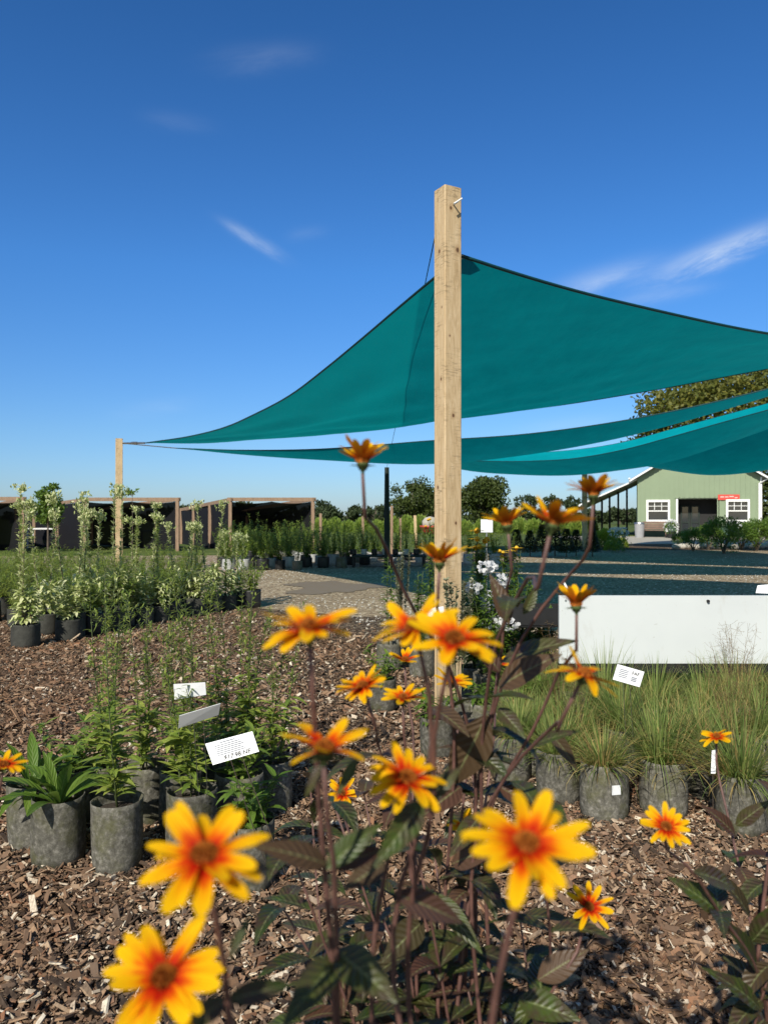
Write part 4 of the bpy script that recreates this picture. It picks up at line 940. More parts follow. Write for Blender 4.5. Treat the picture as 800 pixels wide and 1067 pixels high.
RG = 'pots of ornamental grass at the right'
g1, g2, g3, g4 = proto_grass(71, 300, .33, .3), proto_grass(72, 360, .39, .2), proto_grass(73, 230, .32, .6), proto_grass(74, 270, .38, .35, 9)
place(g3, 629, 853, 'grass in the front grey pot with a small white sticker on it', RG, .5)
mb = MB(); fr_ = g3
st_ = mb; sx0 = .026; mb.box((0, 0, 0), (.042, .002, .042))
stk = mb.build('pot_sticker', M['card'], g3); ang = -1.571 - .5 + .22
stk.location = (math.cos(ang) * .1085, math.sin(ang) * .1085, .17); stk.rotation_euler = (0, 0, ang + math.pi / 2)
place(g1, 581, 836, 'grass in the grey pot left of the stickered pot', RG, 2, .97)
place(g2, 690, 850, 'grass in the dark mossy pot right of the stickered pot', RG, 1)
place(g4, 772, 868, 'grass in the rightmost front pot behind the small orange bloom', RG, 2.2)
place(g1, 532, 816, 'grass in the pot half hidden by the purple leaves, left end of the front row', RG, 3, .95)
place(g2, 735, 832, 'grass between the two right front pots, one row back', RG, 4, .95)
i = 0
for row, (yb, xs_) in enumerate([(812, (560, 606, 655, 708, 752, 800)), (784, (542, 588, 632, 678, 722, 768, 812)), (762, (560, 602, 645, 690, 735, 780, 822)), (744, (540, 585, 628, 670, 712, 756, 800))]):
    for k, x in enumerate(xs_):
        pr = (g1, g2, g4, g3)[(i * 7 + row) % 4] if row else (g1, g2, g4)[(i * 5) % 3]
        nm = ['second', 'third', 'fourth', 'back'][row]; od = ['first', 'second', 'third', 'fourth', 'fifth', 'sixth', 'seventh'][k]
        o = place(pr, x + random.uniform(-9, 9), yb + random.uniform(-4, 4), f'grass in the {nm} row of pots before the white board, {od} from the left', RG, scale=random.uniform(.86, 1.02), zs=random.uniform(.85, 1.1))
        i += 1
for o in list(scene.objects):
    if o.parent and o.parent.name.startswith('potted_grass') and 'blades' in o.name:
        o.rotation_euler = (random.uniform(-.13, .13), random.uniform(-.13, .13), random.uniform(0, 6.28)); o.scale = (random.uniform(.95, 1.15),) * 2 + (random.uniform(.85, 1.08),)
# copies of the stickered plant must not carry the sticker
for o in list(scene.objects):
    if o.name.startswith('pot_sticker') and o is not stk: bpy.data.objects.remove(o)

# white board and its support
board = thing('white_board', 'long blank white board standing behind the potted grasses', 'board', (X(582, 4.9), 4.9, 0))
bt, bb = Zt(620.5, 4.9), Zt(691, 4.9); BW = 2.9
mb = MB(); mb.box((BW / 2, 0, (bt + bb) / 2), (BW, .025, bt - bb)); mb.build('panel', M['board_white'], board)
mb = MB(); mb.box((BW / 2, .02, bb - .03), (BW, .06, .06)); mb.build('shadow_strip', M['black'], board)  # black strip stands in for the shadow gap below the panel
for x_ in (.12, 1.4, 2.75): mb = MB(); mb.box((x_, .05, (bt - .08) / 2), (.05, .05, bt - .08)); mb.build('leg', M['black'], board)
mb = MB(); mb.tube([(X(736, 4.9) - board.location.x, -.014, Zt(626, 4.9)), (X(736, 4.9) - board.location.x, -.03, Zt(626, 4.9))], .009, 8)
mb.build('screw', M['black'], board)
for sx_, sz_ in ((.04, bt - .03), (.04, bb + .03), (1.6, bb + .03), (2.3, bt - .03)):
    mb = MB(); mb.tube([(sx_, -.0126, sz_), (sx_, -.018, sz_)], .006, 8); mb.build('screw', M['metal'], board)
# black tray with dark plants left of the board
tr_ = thing('plant_tray', 'black plastic tray on short legs left of the white board', 'tray', (X(560, 5.6), 5.6, 0))
mb = MB(); mb.box((0, 0, .62), (.5, .3, .03)); mb.box((0, -.15, .68), (.5, .02, .12)); mb.box((0, .15, .68), (.5, .02, .12)); mb.box((-.25, 0, .68), (.02, .28, .12)); mb.box((.25, 0, .68), (.02, .28, .12)); mb.build('basin', M['black'], tr_)
for sx in (-.22, .22):
    for sy in (-.12, .12): mb = MB(); mb.box((sx, sy, .3), (.03, .03, .6)); mb.build('leg', M['black'], tr_)

# mid-left row of variegated plants
VR = 'pots in the row of variegated plants at the left'
v1, v2, v3 = proto_varieg(81, 1.4, 3), proto_varieg(82, 1.25, 2), proto_varieg(83, 1.1, 2)
vb = proto_bush(84, .5, .30, 420, .10, .036, 'leaf_pale', 'pot_dark', .145, .25, 9); vb2 = proto_bush(85, .48, .32, 600, .075, .026, 'leaf_fine', 'pot_black', .15, .27, 12)
pos = ['first', 'second', 'third', 'fourth', 'fifth', 'sixth', 'seventh', 'eighth', 'ninth', 'tenth', 'eleventh', 'twelfth', 'thirteenth', 'fourteenth', 'fifteenth']
def ztop(yb, top, base_h): d = H * F / (yb - HY); return (Zt(top, d)) / base_h
row = [(v1, 27, 675, 508), (vb, 72, 668, 0), (v2, 76, 665, 503), (v3, 101, 660, 520), (vb2, 96, 662, 0), (v2, 121, 657, 496), (vb2, 128, 655, 0), (vb, 148, 652, 0), (v1, 166, 649, 526),
       (vb2, 176, 647, 0), (v3, 199, 642, 535), (vb, 205, 642, 0), (v2, 221, 639, 514), (v3, 236, 636, 545), (vb2, 262, 633, 0)]
_h = {}
hts = {v1.name: 1.66, v2.name: 1.5, v3.name: 1.36}
row.sort(key=lambda q: q[1])
for k, (pr, x, yb, top) in enumerate(row):
    if top: lab = f'tall cream and green variegated plant, {pos[k]} pot along the left row from the near end'
    else: lab = f'bushy low plant between tall ones, {pos[k]} pot along the left row from the near end'
    o = place(pr, x, yb, lab, VR, zs=(ztop(yb, top, hts[pr.name]) if top else None))
    if k in (1, 4, 6, 14) and False: pass
for k, (x, yb, top) in enumerate(((48, 662, 522), (88, 653, 512), (139, 648, 530), (186, 641, 538), (247, 632, 548))):
    pr = (v2, v3, v1)[k % 3]
    place(pr, x, yb, f'slim variegated spire in the second line behind the front pots, {pos[k]} from the left', VR, zs=ztop(yb, top, hts[pr.name]))
# feathery green rows behind
FR = 'pots of feathery green plants behind the variegated row'
f1 = proto_bush(91, .46, .26, 1000, .085, .012, 'leaf_fine', 'pot_black', .14, .25, 16, prof=NARROW, name='feathery_plant'); f2 = proto_bush(92, .52, .25, 1000, .09, .013, 'leaf_sky', 'pot_dark', .14, .25, 16, prof=NARROW, name='feathery_plant')
k = 0
for rw, d in enumerate((9.8, 10.7, 11.8, 13.0, 14.4, 16.0)):
    x = -12 + (rw % 2) * 14
    j = 0
    while x < (150, 172, 190, 205, 212, 218)[rw]:
        if not (rw == 0 and x > 60 and False):
            place((f1, f2, f1)[(j + rw) % 3], x, 0, f'feathery green plant in the {pos[rw]} row behind the variegated plants, {(pos + ["sixteenth","seventeenth","eighteenth"])[min(j, 17)]} from the left', FR, d=d + random.uniform(-.2, .2), scale=random.uniform(.9, 1.15))
        x += .40 / d * F * random.uniform(.9, 1.15); j += 1; k += 1

# rows of potted shrubs in the middle distance
DR = 'potted shrubs in rows across the gravel yard'
s1 = proto_bush(101, .95, .27, 760, .09, .036, 'leaf_fine', 'pot_light', .15, .28, 12, name='potted_shrub', prof=QUICK); s2 = proto_bush(102, .85, .28, 760, .09, .036, 'leaf_mid', 'pot_black', .15, .28, 12, name='potted_shrub', prof=QUICK)
s3 = proto_bush(103, 1.1, .18, 520, .085, .032, 'leaf_mid', 'pot', .15, .28, 8, name='potted_shrub', prof=QUICK)
for rw, (d, x0, x1) in enumerate(((19.6, 238, 322), (20.6, 232, 372), (21.7, 240, 392), (22.9, 252, 398), (24.3, 262, 398))):
    x = x0; j = 0
    while x < x1:
        pr = (s1, s2, s3, s1, s2)[(j * 3 + rw) % 5]
        place(pr, x, 0, f'upright potted shrub in the {["front", "second", "third", "fourth", "rear"][rw]} yard row, {(pos + ["sixteenth", "seventeenth", "eighteenth", "nineteenth", "twentieth"])[min(j, 19)]} from the left', DR, d=d + random.uniform(-.15, .15), scale=random.uniform(.85, 1.1))
        x += .42 / d * F * random.uniform(.9, 1.2); j += 1
# trays of dark plants on low black stands right of the rows
for k, (x, lab) in enumerate(((385, 'low black display stand with grey pots left of the wrapped post'), (425, 'low black display stand with grey pots right of the wrapped post'))):
    t = thing('display_stand', lab, 'stand', (X(x, 20.5), 20.9, 0)); mb = MB(); mb.box((0, 0, .30), (.98, .7, .05)); mb.build('shelf', M['dark_fabric'], t)
    for sx in (-.44, .44):
        for sy in (-.3, .3): mb = MB(); mb.box((sx, sy, .137), (.06, .06, .275)); mb.build('leg', M['black'], t)
pz = [bpy.data.objects[s2.name]]
for k in range(8):
    g = X(368 + k * 11, 20.7); o = dup((s2, s1)[k % 2], (g, 20.8, .33), k, f'small potted plant on the black display stands, {pos[k]} from the left', 'plants on the display stands', .55)
yr = proto_bush(110, .6, .25, 300, .07, .03, 'leaf_mid', 'pot_black', .15, .26, 9, name='potted_shrub', prof=QUICK)
for k, (x, d) in enumerate(((415, 23), (425, 24), (437, 22.5), (446, 24), (458, 23), (470, 23), (488, 22), (500, 22.5), (515, 22), (530, 23))):
    place(yr if k % 2 else s1, x, 0, f'shrub in the broken row on both sides of the thick post, {pos[k]} from the left', 'shrubs behind the thick post', d=d, scale=random.uniform(.9, 1.1))

# stakes, cart, sign near the horizon
for k, (x, yt, d, lab) in enumerate(((434, 537, 26, 'pale leaning wooden stake left of the thick post'), (334, 535, 27, 'short wooden stake beside the shed corner'), (378, 538, 28, 'grey stake above the far shrub row'), (417, 540, 30, 'thin grey stake right of the wrapped post'), (609, 492, 30, 'tall timber post standing before the building porch'), (408, 527, 27, 'thin pale stake directly beside the wrapped post'))):
    h = Zt(yt, d); t = MB(); w = .17 if x == 609 else .09
    t.box((0, 0, h / 2), (w, w, h)); o = t.build('wooden_stake', M['post_wood' if k in (0, 4) else 'frame_wood'], loc=(X(x, d), d, 0)); tag(o, lab, 'stake')
    o.rotation_euler = (0, math.radians(-2.5) if k == 0 else 0, 0)
cart = thing('garden_cart', 'red and grey garden cart half hidden by the thick post', 'cart', (X(448, 24), 24, 0))
mb = MB(); mb.lathe([(.16, .82), (.26, .9), (.33, 1.08), (.34, 1.08), (.3, 1.0)], k=16, wob=.02); mb.build('tub', M['red_plastic'], cart, True)
mb = MB(); mb.ball((0, 0, 1.16), .26, 10, (1, .8, .8), .12, 4); mb.build('load', M['concrete'], cart, True)
for sx in (-.25, .25): mb = MB(); mb.box((sx, 0, .42), (.05, .05, .84)); mb.build('leg', M['metal'], cart)
sn = thing('small_sign', 'small white sign just right of the thick post among yellow flowers', 'sign', (X(507, 7.4), 7.4, 0))
mb = MB(); mb.box((0, 0, Zt(548, 7.4)), (.115, .008, .125)); mb.build('panel', M['card'], sn); mb = MB(); mb.box((0, .010, .62), (.012, .010, 1.24)); mb.build('leg', M['metal'], sn)

# dark conifers right of the post
cf = thing('dwarf_conifer', 'x', 'shrub')
r = np.random.default_rng(120); n = 1400; zz_ = r.uniform(.1, 1, n) ; rad = (1 - zz_) ** .7 * .42 + .03; az = r.uniform(0, 6.28, n)
mb = MB(); mb.blades(np.stack([np.cos(az) * rad * r.uniform(.6, 1, n), np.sin(az) * rad * r.uniform(.6, 1, n), .08 + zz_ * 1.15], 1), np.stack([np.cos(az), np.sin(az), np.full(n, .5)], 1), [0, 0, 1], .1, .05, QUICK); mb.build('foliage', M['conifer'], cf)
mb = MB(); mb.tube([(0, 0, 0), (0, 0, .6), (0, 0, 1.1)], [.03, .02, .01], 6); mb.build('trunk', M['bark'], cf)
for k, (x, d) in enumerate(((538, 25.5), (552, 26), (565, 25.5), (578, 26.2), (590, 25.5), (600, 26.5), (617, 26))):
    place(cf, x, 0, f'dark conical evergreen, {pos[k]} from the left in the line before the porch', 'dark evergreens before the porch', d=d, scale=random.uniform(.7, .9))
# lime shrubs by the porch
ls = thing('lime_shrub', 'x', 'shrub'); n = 1200; dd_ = rand_dirs(n, .2, r); dd_[:, 2] = np.abs(dd_[:, 2])
mb = MB(); mb.blades(dd_ * (r.uniform(.3, 1, (n, 1)) ** .4) * [.55, .5, .85], dd_, rand_dirs(n, 0, r), .12, .06, QUICK); mb.build('foliage', M['leaf_lime'], ls)
mb = MB(); mb.tube([(0, 0, 0), (0, 0, .3), (.05, 0, .6)], [.03, .02, .01], 6); mb.build('stem', M['bark'], ls)
for k, (x, d, s_) in enumerate(sorted(((624, 33, .8), (630, 32, .95), (641, 33, .55), (648, 33.5, .5), (635, 30.5, .45)))):
    place(ls, x, 0, f'lime green mounded shrub, {pos[k]} from the left by the open porch', 'lime shrubs by the porch', d=d, scale=s_)
mb = MB()
# multi-stem shrubs in front of the building
bs = thing('bed_shrub', 'x', 'shrub'); n = 2600; c_ = rand_dirs(24, .3, r) * [.75, .6, .5] + [0, 0, .98]
w_ = r.integers(0, 24, n); mb = MB(); mb.blades(c_[w_] + rand_dirs(n, 0, r) * r.uniform(0, 1, (n, 1)) ** .4 * .30, rand_dirs(n, 0, r), rand_dirs(n, .5, r), .11, .045, QUICK); mb.build('crown', M['leaf_green'], bs)
mb = MB()
for k in range(6): mb.tube([(0, 0, 0), c_[k] * [.3, .3, .5], c_[k]], [.05, .03, .012], 6)
mb.build('trunk', M['bark'], bs)
for k, (x, d, s_) in enumerate(sorted(((722, 30, .55), (738, 31, .62), (754, 28, .80), (772, 31, .68), (788, 30, .74), (806, 30, .8), (709, 33, .42)))):
    place(bs, x, 0, f'dark green bed shrub before the green building, {pos[k]} from the left', 'shrubs in the bed before the building', d=d, scale=s_)
for k in range(16):
    x = 704 + k * 6.8; mb = MB(); mb.ball((0, 0, .1), .17, 8, (1.25, 1, .75), .08, k); o = mb.build('edging_stone', M['stone'], loc=(X(x, 31.6 + (k % 3) * .6), 31.6 + (k % 3) * .6, 0), smooth=True)
    tag(o, f'pale edging stone before the green building, {["first","second","third","fourth","fifth","sixth","seventh","eighth","ninth","tenth","eleventh","twelfth","thirteenth","fourteenth","fifteenth","sixteenth"][k]} from the left', 'stone', 'edging stones of the shrub bed')
# planter with white flowers by the bench
pt = barrel(X(699, 47), 47, .24, .4, 'flower_planter', 'dark planter of white flowers between the bench and the doorway', M['pot_black'], 'planter')
mb = MB(); n = 130; d_ = rand_dirs(n, .3, r); mb.blades(d_ * [.35, .3, .35] + [0, 0, .7], d_, rand_dirs(n, 0, r), .15, .1, QUICK); mb.build('flowers', M['white_petal'], pt)
mb = MB(); n = 300; d_ = rand_dirs(n, .3, r); mb.blades(d_ * [.3, .3, .3] + [0, 0, .6], d_, rand_dirs(n, 0, r), .15, .05, QUICK); mb.build('foliage', M['leaf_green'], pt)
for k, (x, d) in enumerate(((641, 29), (764, 28.5), (648, 29.5))):
    t = thing('white_flower_clump', ['clump of white flowers below the lime shrub by the porch', 'clump of white flowers before the right window', 'second white clump by the lime shrubs'][k], 'flowers', (X(x, d), d, 0)); r2 = np.random.default_rng(130 + k)
    hh_ = .75 if k != 1 else 1.0
    mb = MB(); n = 50; d_ = rand_dirs(n, .5, r2); mb.blades(d_ * [.22, .2, .14] + [0, 0, hh_], d_, rand_dirs(n, 0, r2), .09, .08, QUICK); mb.build('blossom', M['white_petal'], t)
    mb = MB(); n = 260; mb.blades(r2.normal(0, 1, (n, 3)) * [.14, .14, 0] + np.stack([np.zeros(n), np.zeros(n), r2.uniform(0, hh_, n)], 1), rand_dirs(n, .6, r2), [0, 0, 1], .12, .03, QUICK); mb.build('foliage', M['leaf_green'], t)

# phlox, yellow daisies and salvia right behind the thick post
def phlox(label, x, yb, top, heads, seed, petal='white_petal', hs_=.075, leaf='leaf_green', name='phlox_plant', nst=7, spread=.14, group=None, daisy=False):
    d = H * F / (yb - HY); h = Zt(top, d); r = np.random.default_rng(seed); t = thing(name, label, 'potted plant', tuple(G(x, yb)), group=group); pot_parts(t, .11, .26, seed=seed)
    ms, ml, mf = MB(), MB(), MB()
    for q in range(nst):
        az = r.uniform(0, 6.28); k_ = r.uniform(.1, 1) * spread; hz = h * (r.uniform(.90, 1.03) if daisy else r.uniform(.80, 1.0))
        c = stems_curve([0, 0, .23], [math.cos(az) * k_, math.sin(az) * k_, hz], r, .02, 8); ms.tube(c, np.linspace(.004, .002, 8), 5)
        leaves_along(ml, c, r, 80, .095, .026, LEAF, (-.1, .8), .7, .1, .95, .25, .3)
        if q < heads:
            if daisy:
                n = 14; a2 = np.linspace(0, 6.28, n); mf.blades(np.repeat(c[-1][None], n, 0), np.stack([np.cos(a2), np.sin(a2), np.full(n, .25)], 1), [0, 0, 1], hs_ * .5, hs_ * .2, NARROW, .4); mf.ball(c[-1] + [0, 0, .004], hs_ * .14, 8)
            else:
                n = 70; d_ = rand_dirs(n, .1, r); mf.blades(c[-1] + d_ * [1, 1, .6] * hs_ * r.uniform(.6, 1, (n, 1)), d_ + r.normal(0, .8, (n, 3)), d_, .032, .030, [.5, 1, .6])
    ms.build('stem', M['stem_green'], t, True); ml.build('foliage', M[leaf], t)
    if heads: mf.build('blossom', M[petal], t)
    return t
phlox('white phlox in bloom directly right of the thick post', 509, 738, 590, 3, 201, hs_=.06)
phlox('shorter white phlox half behind the purple leaves', 522, 726, 618, 3, 202, hs_=.06)
phlox('yellow daisy plant beside the thick post below the small sign', 497, 712, 556, 7, 203, 'yellow_petal', .17, daisy=True, nst=9)
phlox('yellow daisy plant right of the white phlox', 534, 712, 572, 5, 204, 'yellow_petal', .13, daisy=True)
phlox('leafy green plant filling in behind the phlox', 548, 722, 600, 0, 205, nst=9)
phlox('leafy green plant between the thick post and the white phlox', 494, 730, 600, 0, 215, nst=9)
phlox('third white phlox, lowest heads, close to the purple leaves', 515, 742, 636, 3, 216, hs_=.055)
phlox('dense green plant left of the tray near the white board', 566, 735, 628, 0, 206)
phlox('plain green upright plant left of the thick post', 405, 700, 575, 0, 207, nst=2, spread=.03)
phlox('second plain green plant hard against the thick post', 440, 706, 590, 0, 208, nst=4, spread=.08)
phlox('yellow daisy plant just left of the thick post', 449, 668, 540, 3, 209, 'yellow_petal', .11, daisy=True, nst=4, spread=.08)
def salvia(label, x, yb, top, seed):
    d = H * F / (yb - HY); h = Zt(top, d); r = np.random.default_rng(seed); t = thing('silver_salvia', label, 'potted plant', tuple(G(x, yb))); pot_parts(t, .1, .25, seed=seed)
    ms, ml = MB(), MB()
    for q in range(6):
        c = stems_curve([0, 0, .2], [r.normal(0, .06), r.normal(0, .05), h * r.uniform(.85, 1)], r, .015, 8); ms.tube(c, .002, 4); leaves_along(ml, c, r, 150, .030, .022, QUICK, (0, 1), .2, .35, 1, 0, 0)
    ms.build('stem', M['stem_green'], t); ml.build('flower_spike', M['silver'], t)
salvia('silvery spiked plant in front of the foot of the thick post', 476, 772, 588, 211)
salvia('thin silver spikes left of the thick post in the yard', 417, 690, 572, 212)
for k, (x, yb, lab) in enumerate(((399, 742, 'lone grey pot behind the middle blooms'), (500, 772, 'grey pot tucked behind the purple leaves'), (455, 790, 'grey pot below the silvery plant'), (545, 770, 'grey pot in the shade of the purple leaves'))):
    place(C2 if k else C1, x, yb, lab, scale=.9)

# ---------------------------------------------------------------- plant tags
def plant_tag(label, corners, d, dtop, base, lines, text=None, tpos=(0, 0), ts=.014, back=False):
    """corners: photo positions tl,tr,br,bl of the card; the card leans back, top farther away"""
    tl, tr, br, bl = [P(c[0], c[1], dd) for c, dd in zip(corners, (dtop, dtop, d, d))]
    o = bl.copy(); t = thing('plant_tag', label, 'tag', (base[0][0], base[0][1], 0)); O = np.array([base[0][0], base[0][1], 0])
    n = nrm(np.cross(br - bl, tl - bl)); V = np.array([tl, tr, br, bl]) - O; V2 = V - n * .0016
    mb = MB(); mb.add(np.vstack([V, V2]), np.array([[3, 2, 1, 0], [4, 5, 6, 7], [0, 1, 5, 4], [1, 2, 6, 5], [2, 3, 7, 6], [3, 0, 4, 7]])); card = mb.build('card', M['card'], t)
    ex = (br - bl); ey = (tl - bl)
    if lines:
        mb = MB()
        for (u0, u1, v, hh) in lines:
            a = bl + ex * u0 + ey * v + n * .0008 - O; b = bl + ex * u1 + ey * v + n * .0008 - O; c = b + ey * hh; d2 = a + ey * hh
            mb.add(np.array([a, b, c, d2]), np.array([[0, 1, 2, 3]]))
        mb.build('print', M['ink'], card)
    if text:
        cu = bpy.data.curves.new('lettering', 'FONT'); cu.body = text; cu.size = ts; cu.extrude = .0002; cu.offset = .0003
        to = bpy.data.objects.new('lettering', cu); scene.collection.objects.link(to); bpy.context.view_layer.update()
        me = bpy.data.meshes.new_from_object(to.evaluated_get(bpy.context.evaluated_depsgraph_get())); bpy.data.objects.remove(to)
        lo = bpy.data.objects.new('lettering', me); scene.collection.objects.link(lo); me.materials.clear(); me.materials.append(M['ink_dark']); lo.parent = card
        xa = nrm(ex); za = n; ya = np.cross(za, xa); p_ = bl + ex * tpos[0] + ey * tpos[1] + n * .0012 - O
        lo.matrix_local = Matrix(((xa[0], ya[0], za[0], p_[0]), (xa[1], ya[1], za[1], p_[1]), (xa[2], ya[2], za[2], p_[2]), (0, 0, 0, 1)))
    # two wire legs
    mb = MB()
    for f, bs_ in zip((.38, .62), base):
        a = bl + ex * f + ey * .1 - n * .004 - O; b = np.array([bs_[0], bs_[1], .0]) - O; mb.tube([a, b], .0016, 6)
    mb.build('wire_leg', M['metal'], t)
lines = [(.30, .62, .84, .04)] + [(.16, .74 + .03 * ((k * 7) % 3 - 1), .74 - k * .085, .035) for k in range(6)]
plant_tag('printed white plant tag tilted on two wires at the lower left', [(214, 775), (263, 762), (270, 783), (222, 797)], 2.62, 2.66,
          [G(287, 930), G(303, 925)], lines, '$17.98 NF', (.26, .06), .022)
plant_tag('pale grey blank tag, upper of the two turned away behind thin stems', [(181, 713), (214, 711), (215, 724), (182, 729)], 3.14, 3.128, [G(205, 880), G(214, 880)], [])
plant_tag('grey blank tag below the upper turned tag, slanting upwards', [(187, 746), (230, 733), (228, 745), (186, 759)], 3.03, 2.985, [G(212, 895), G(220, 892)], [])
plant_tag('white tag with faint print among the grasses near the board', [(643, 692), (671, 700), (666, 716), (638, 708)], 3.5, 3.53, [G(655, 846), G(664, 846)],
          [(.14, .46, .72 - k * .11, .05) for k in range(5)] + [(.62, .82, .42 - k * .1, .06) for k in range(3)], 'FAF', (.60, .62), .022)
plant_tag('tiny white tag standing in front of the thick post base', [(442, 634), (462, 632), (463, 642), (443, 643)], 4.5, 4.52, [G(452, 782), G(456, 782)], [])
plant_tag('white card lying low at the right edge above the board', [(789, 610), (812, 608), (811, 619), (787, 618)], 6.0, 6.04, [G(798, 722), G(803, 722)], [(.2, .8, .3, .1), (.2, .8, .6, .1)])
plant_tag('narrow white stake label behind the small orange bloom at the right', [(741, 782), (746, 781), (745, 806), (740, 806)], 3.28, 3.29, [G(742, 860), G(743, 860)], [])
plant_tag('slim white stake tilted at the left corner of the white board', [(586, 607), (588, 606), (593, 615), (591, 616)], 5.0, 5.01, [G(592, 760), G(593, 760)], [])

# ---------------------------------------------------------------- foreground flowers
def flower_head(parent, c, n, size, seed, cup=.1, np_=12, drop=.5, sub=True, gapf=0.0):
    r = np.random.default_rng(seed); n = nrm(np.asarray(n, float)); a = nrm(np.cross(n, [.3, 1, .2])); b = np.cross(n, a)
    R0 = size * .088; Lp = size * .485
    az = np.linspace(0, 2 * np.pi, np_, endpoint=False) + r.normal(0, .14, np_); el = cup + r.normal(0, .13, np_) + .17 * (np.arange(np_) % 2)
    rad = np.cos(az)[:, None] * a + np.sin(az)[:, None] * b
    D = rad * np.cos(el)[:, None] + n * np.sin(el)[:, None]; Nn = -rad * np.sin(el)[:, None] + n * np.cos(el)[:, None]
    tw = r.normal(0, .22, np_)[:, None]; Sx = np.cross(D, Nn); Nn = Nn * np.cos(tw) + Sx * np.sin(tw)
    mb = MB(); mb.blades(c + rad * R0 * .25, D, Nn, Lp * r.uniform(.80, 1.08, np_), Lp * r.uniform(.21, .32, np_), [.40, .64, .84, .95, 1, .97, .86, .40], drop * r.uniform(-.2, 1.5, np_), .18)
    h = mb.build('flower_head', M['petal'], parent, True)
    mb = MB(); t = np.linspace(0, 1, 6); pr = [(R0 * 1.12 * math.cos(q * 1.45), size * .085 * math.sin(q * 1.57)) for q in t]
    # domed disc with small florets
    g = 120; k = np.arange(g); rr = np.sqrt((k + .5) / g); th = k * 2.39996
    pts = c + (rr * R0 * 1.05 * np.cos(th))[:, None] * a + (rr * R0 * 1.05 * np.sin(th))[:, None] * b + (size * .075 * (1 - rr**2) + size * .012)[:, None] * n
    Dn = nrm(n + .7 * ((rr * np.cos(th))[:, None] * a + (rr * np.sin(th))[:, None] * b))
    mb.blades(pts - Dn * size * .01, Dn, rand_dirs(g, 0, r), size * .05, size * .026, [.8, 1, .5], 0, .8)
    V = []; 
    for i in range(5):
        ph = i / 4 * 1.5; 
        for j in range(12): V.append(c + n * (size * .065 * math.sin(ph)) + R0 * math.cos(ph) * (a * math.cos(j / 12 * 6.283) + b * math.sin(j / 12 * 6.283)))
    F_ = [[i * 12 + j, i * 12 + (j + 1) % 12, (i + 1) * 12 + (j + 1) % 12, (i + 1) * 12 + j] for i in range(4) for j in range(12)]
    mb.add(np.array(V), np.array(F_)); mb.build('centre', M['disc'], h, True)
    mb = MB(); V = []
    for i, (fr, fz) in enumerate(((1.05, 0.0), (1.0, -.05), (.7, -.10), (.3, -.13), (.22, -.17))):
        for j in range(12): V.append(c + n * size * fz + R0 * fr * (a * math.cos(j / 12 * 6.283) + b * math.sin(j / 12 * 6.283)))
    mb.add(np.array(V), np.array(F_))
    az = np.linspace(0, 6.28, 11) ; rad = np.cos(az)[:, None] * a + np.sin(az)[:, None] * b
    mb.blades(c + rad * R0 * .8 - n * size * .06, rad + n * .35, n, size * .14, size * .07, LEAF, .5, .2)
    mb.build('calyx', M['calyx'], h, True)
    return h
def hel_leaf(mb, p, d, up, L, W, curl, r):
    prof = [.10, .55, .88, 1, .98, .88, .72, .5, .28, .04]
    mb.blades([p], d, up, L, W, prof, curl, .30)
UP = (0, 0, 1)
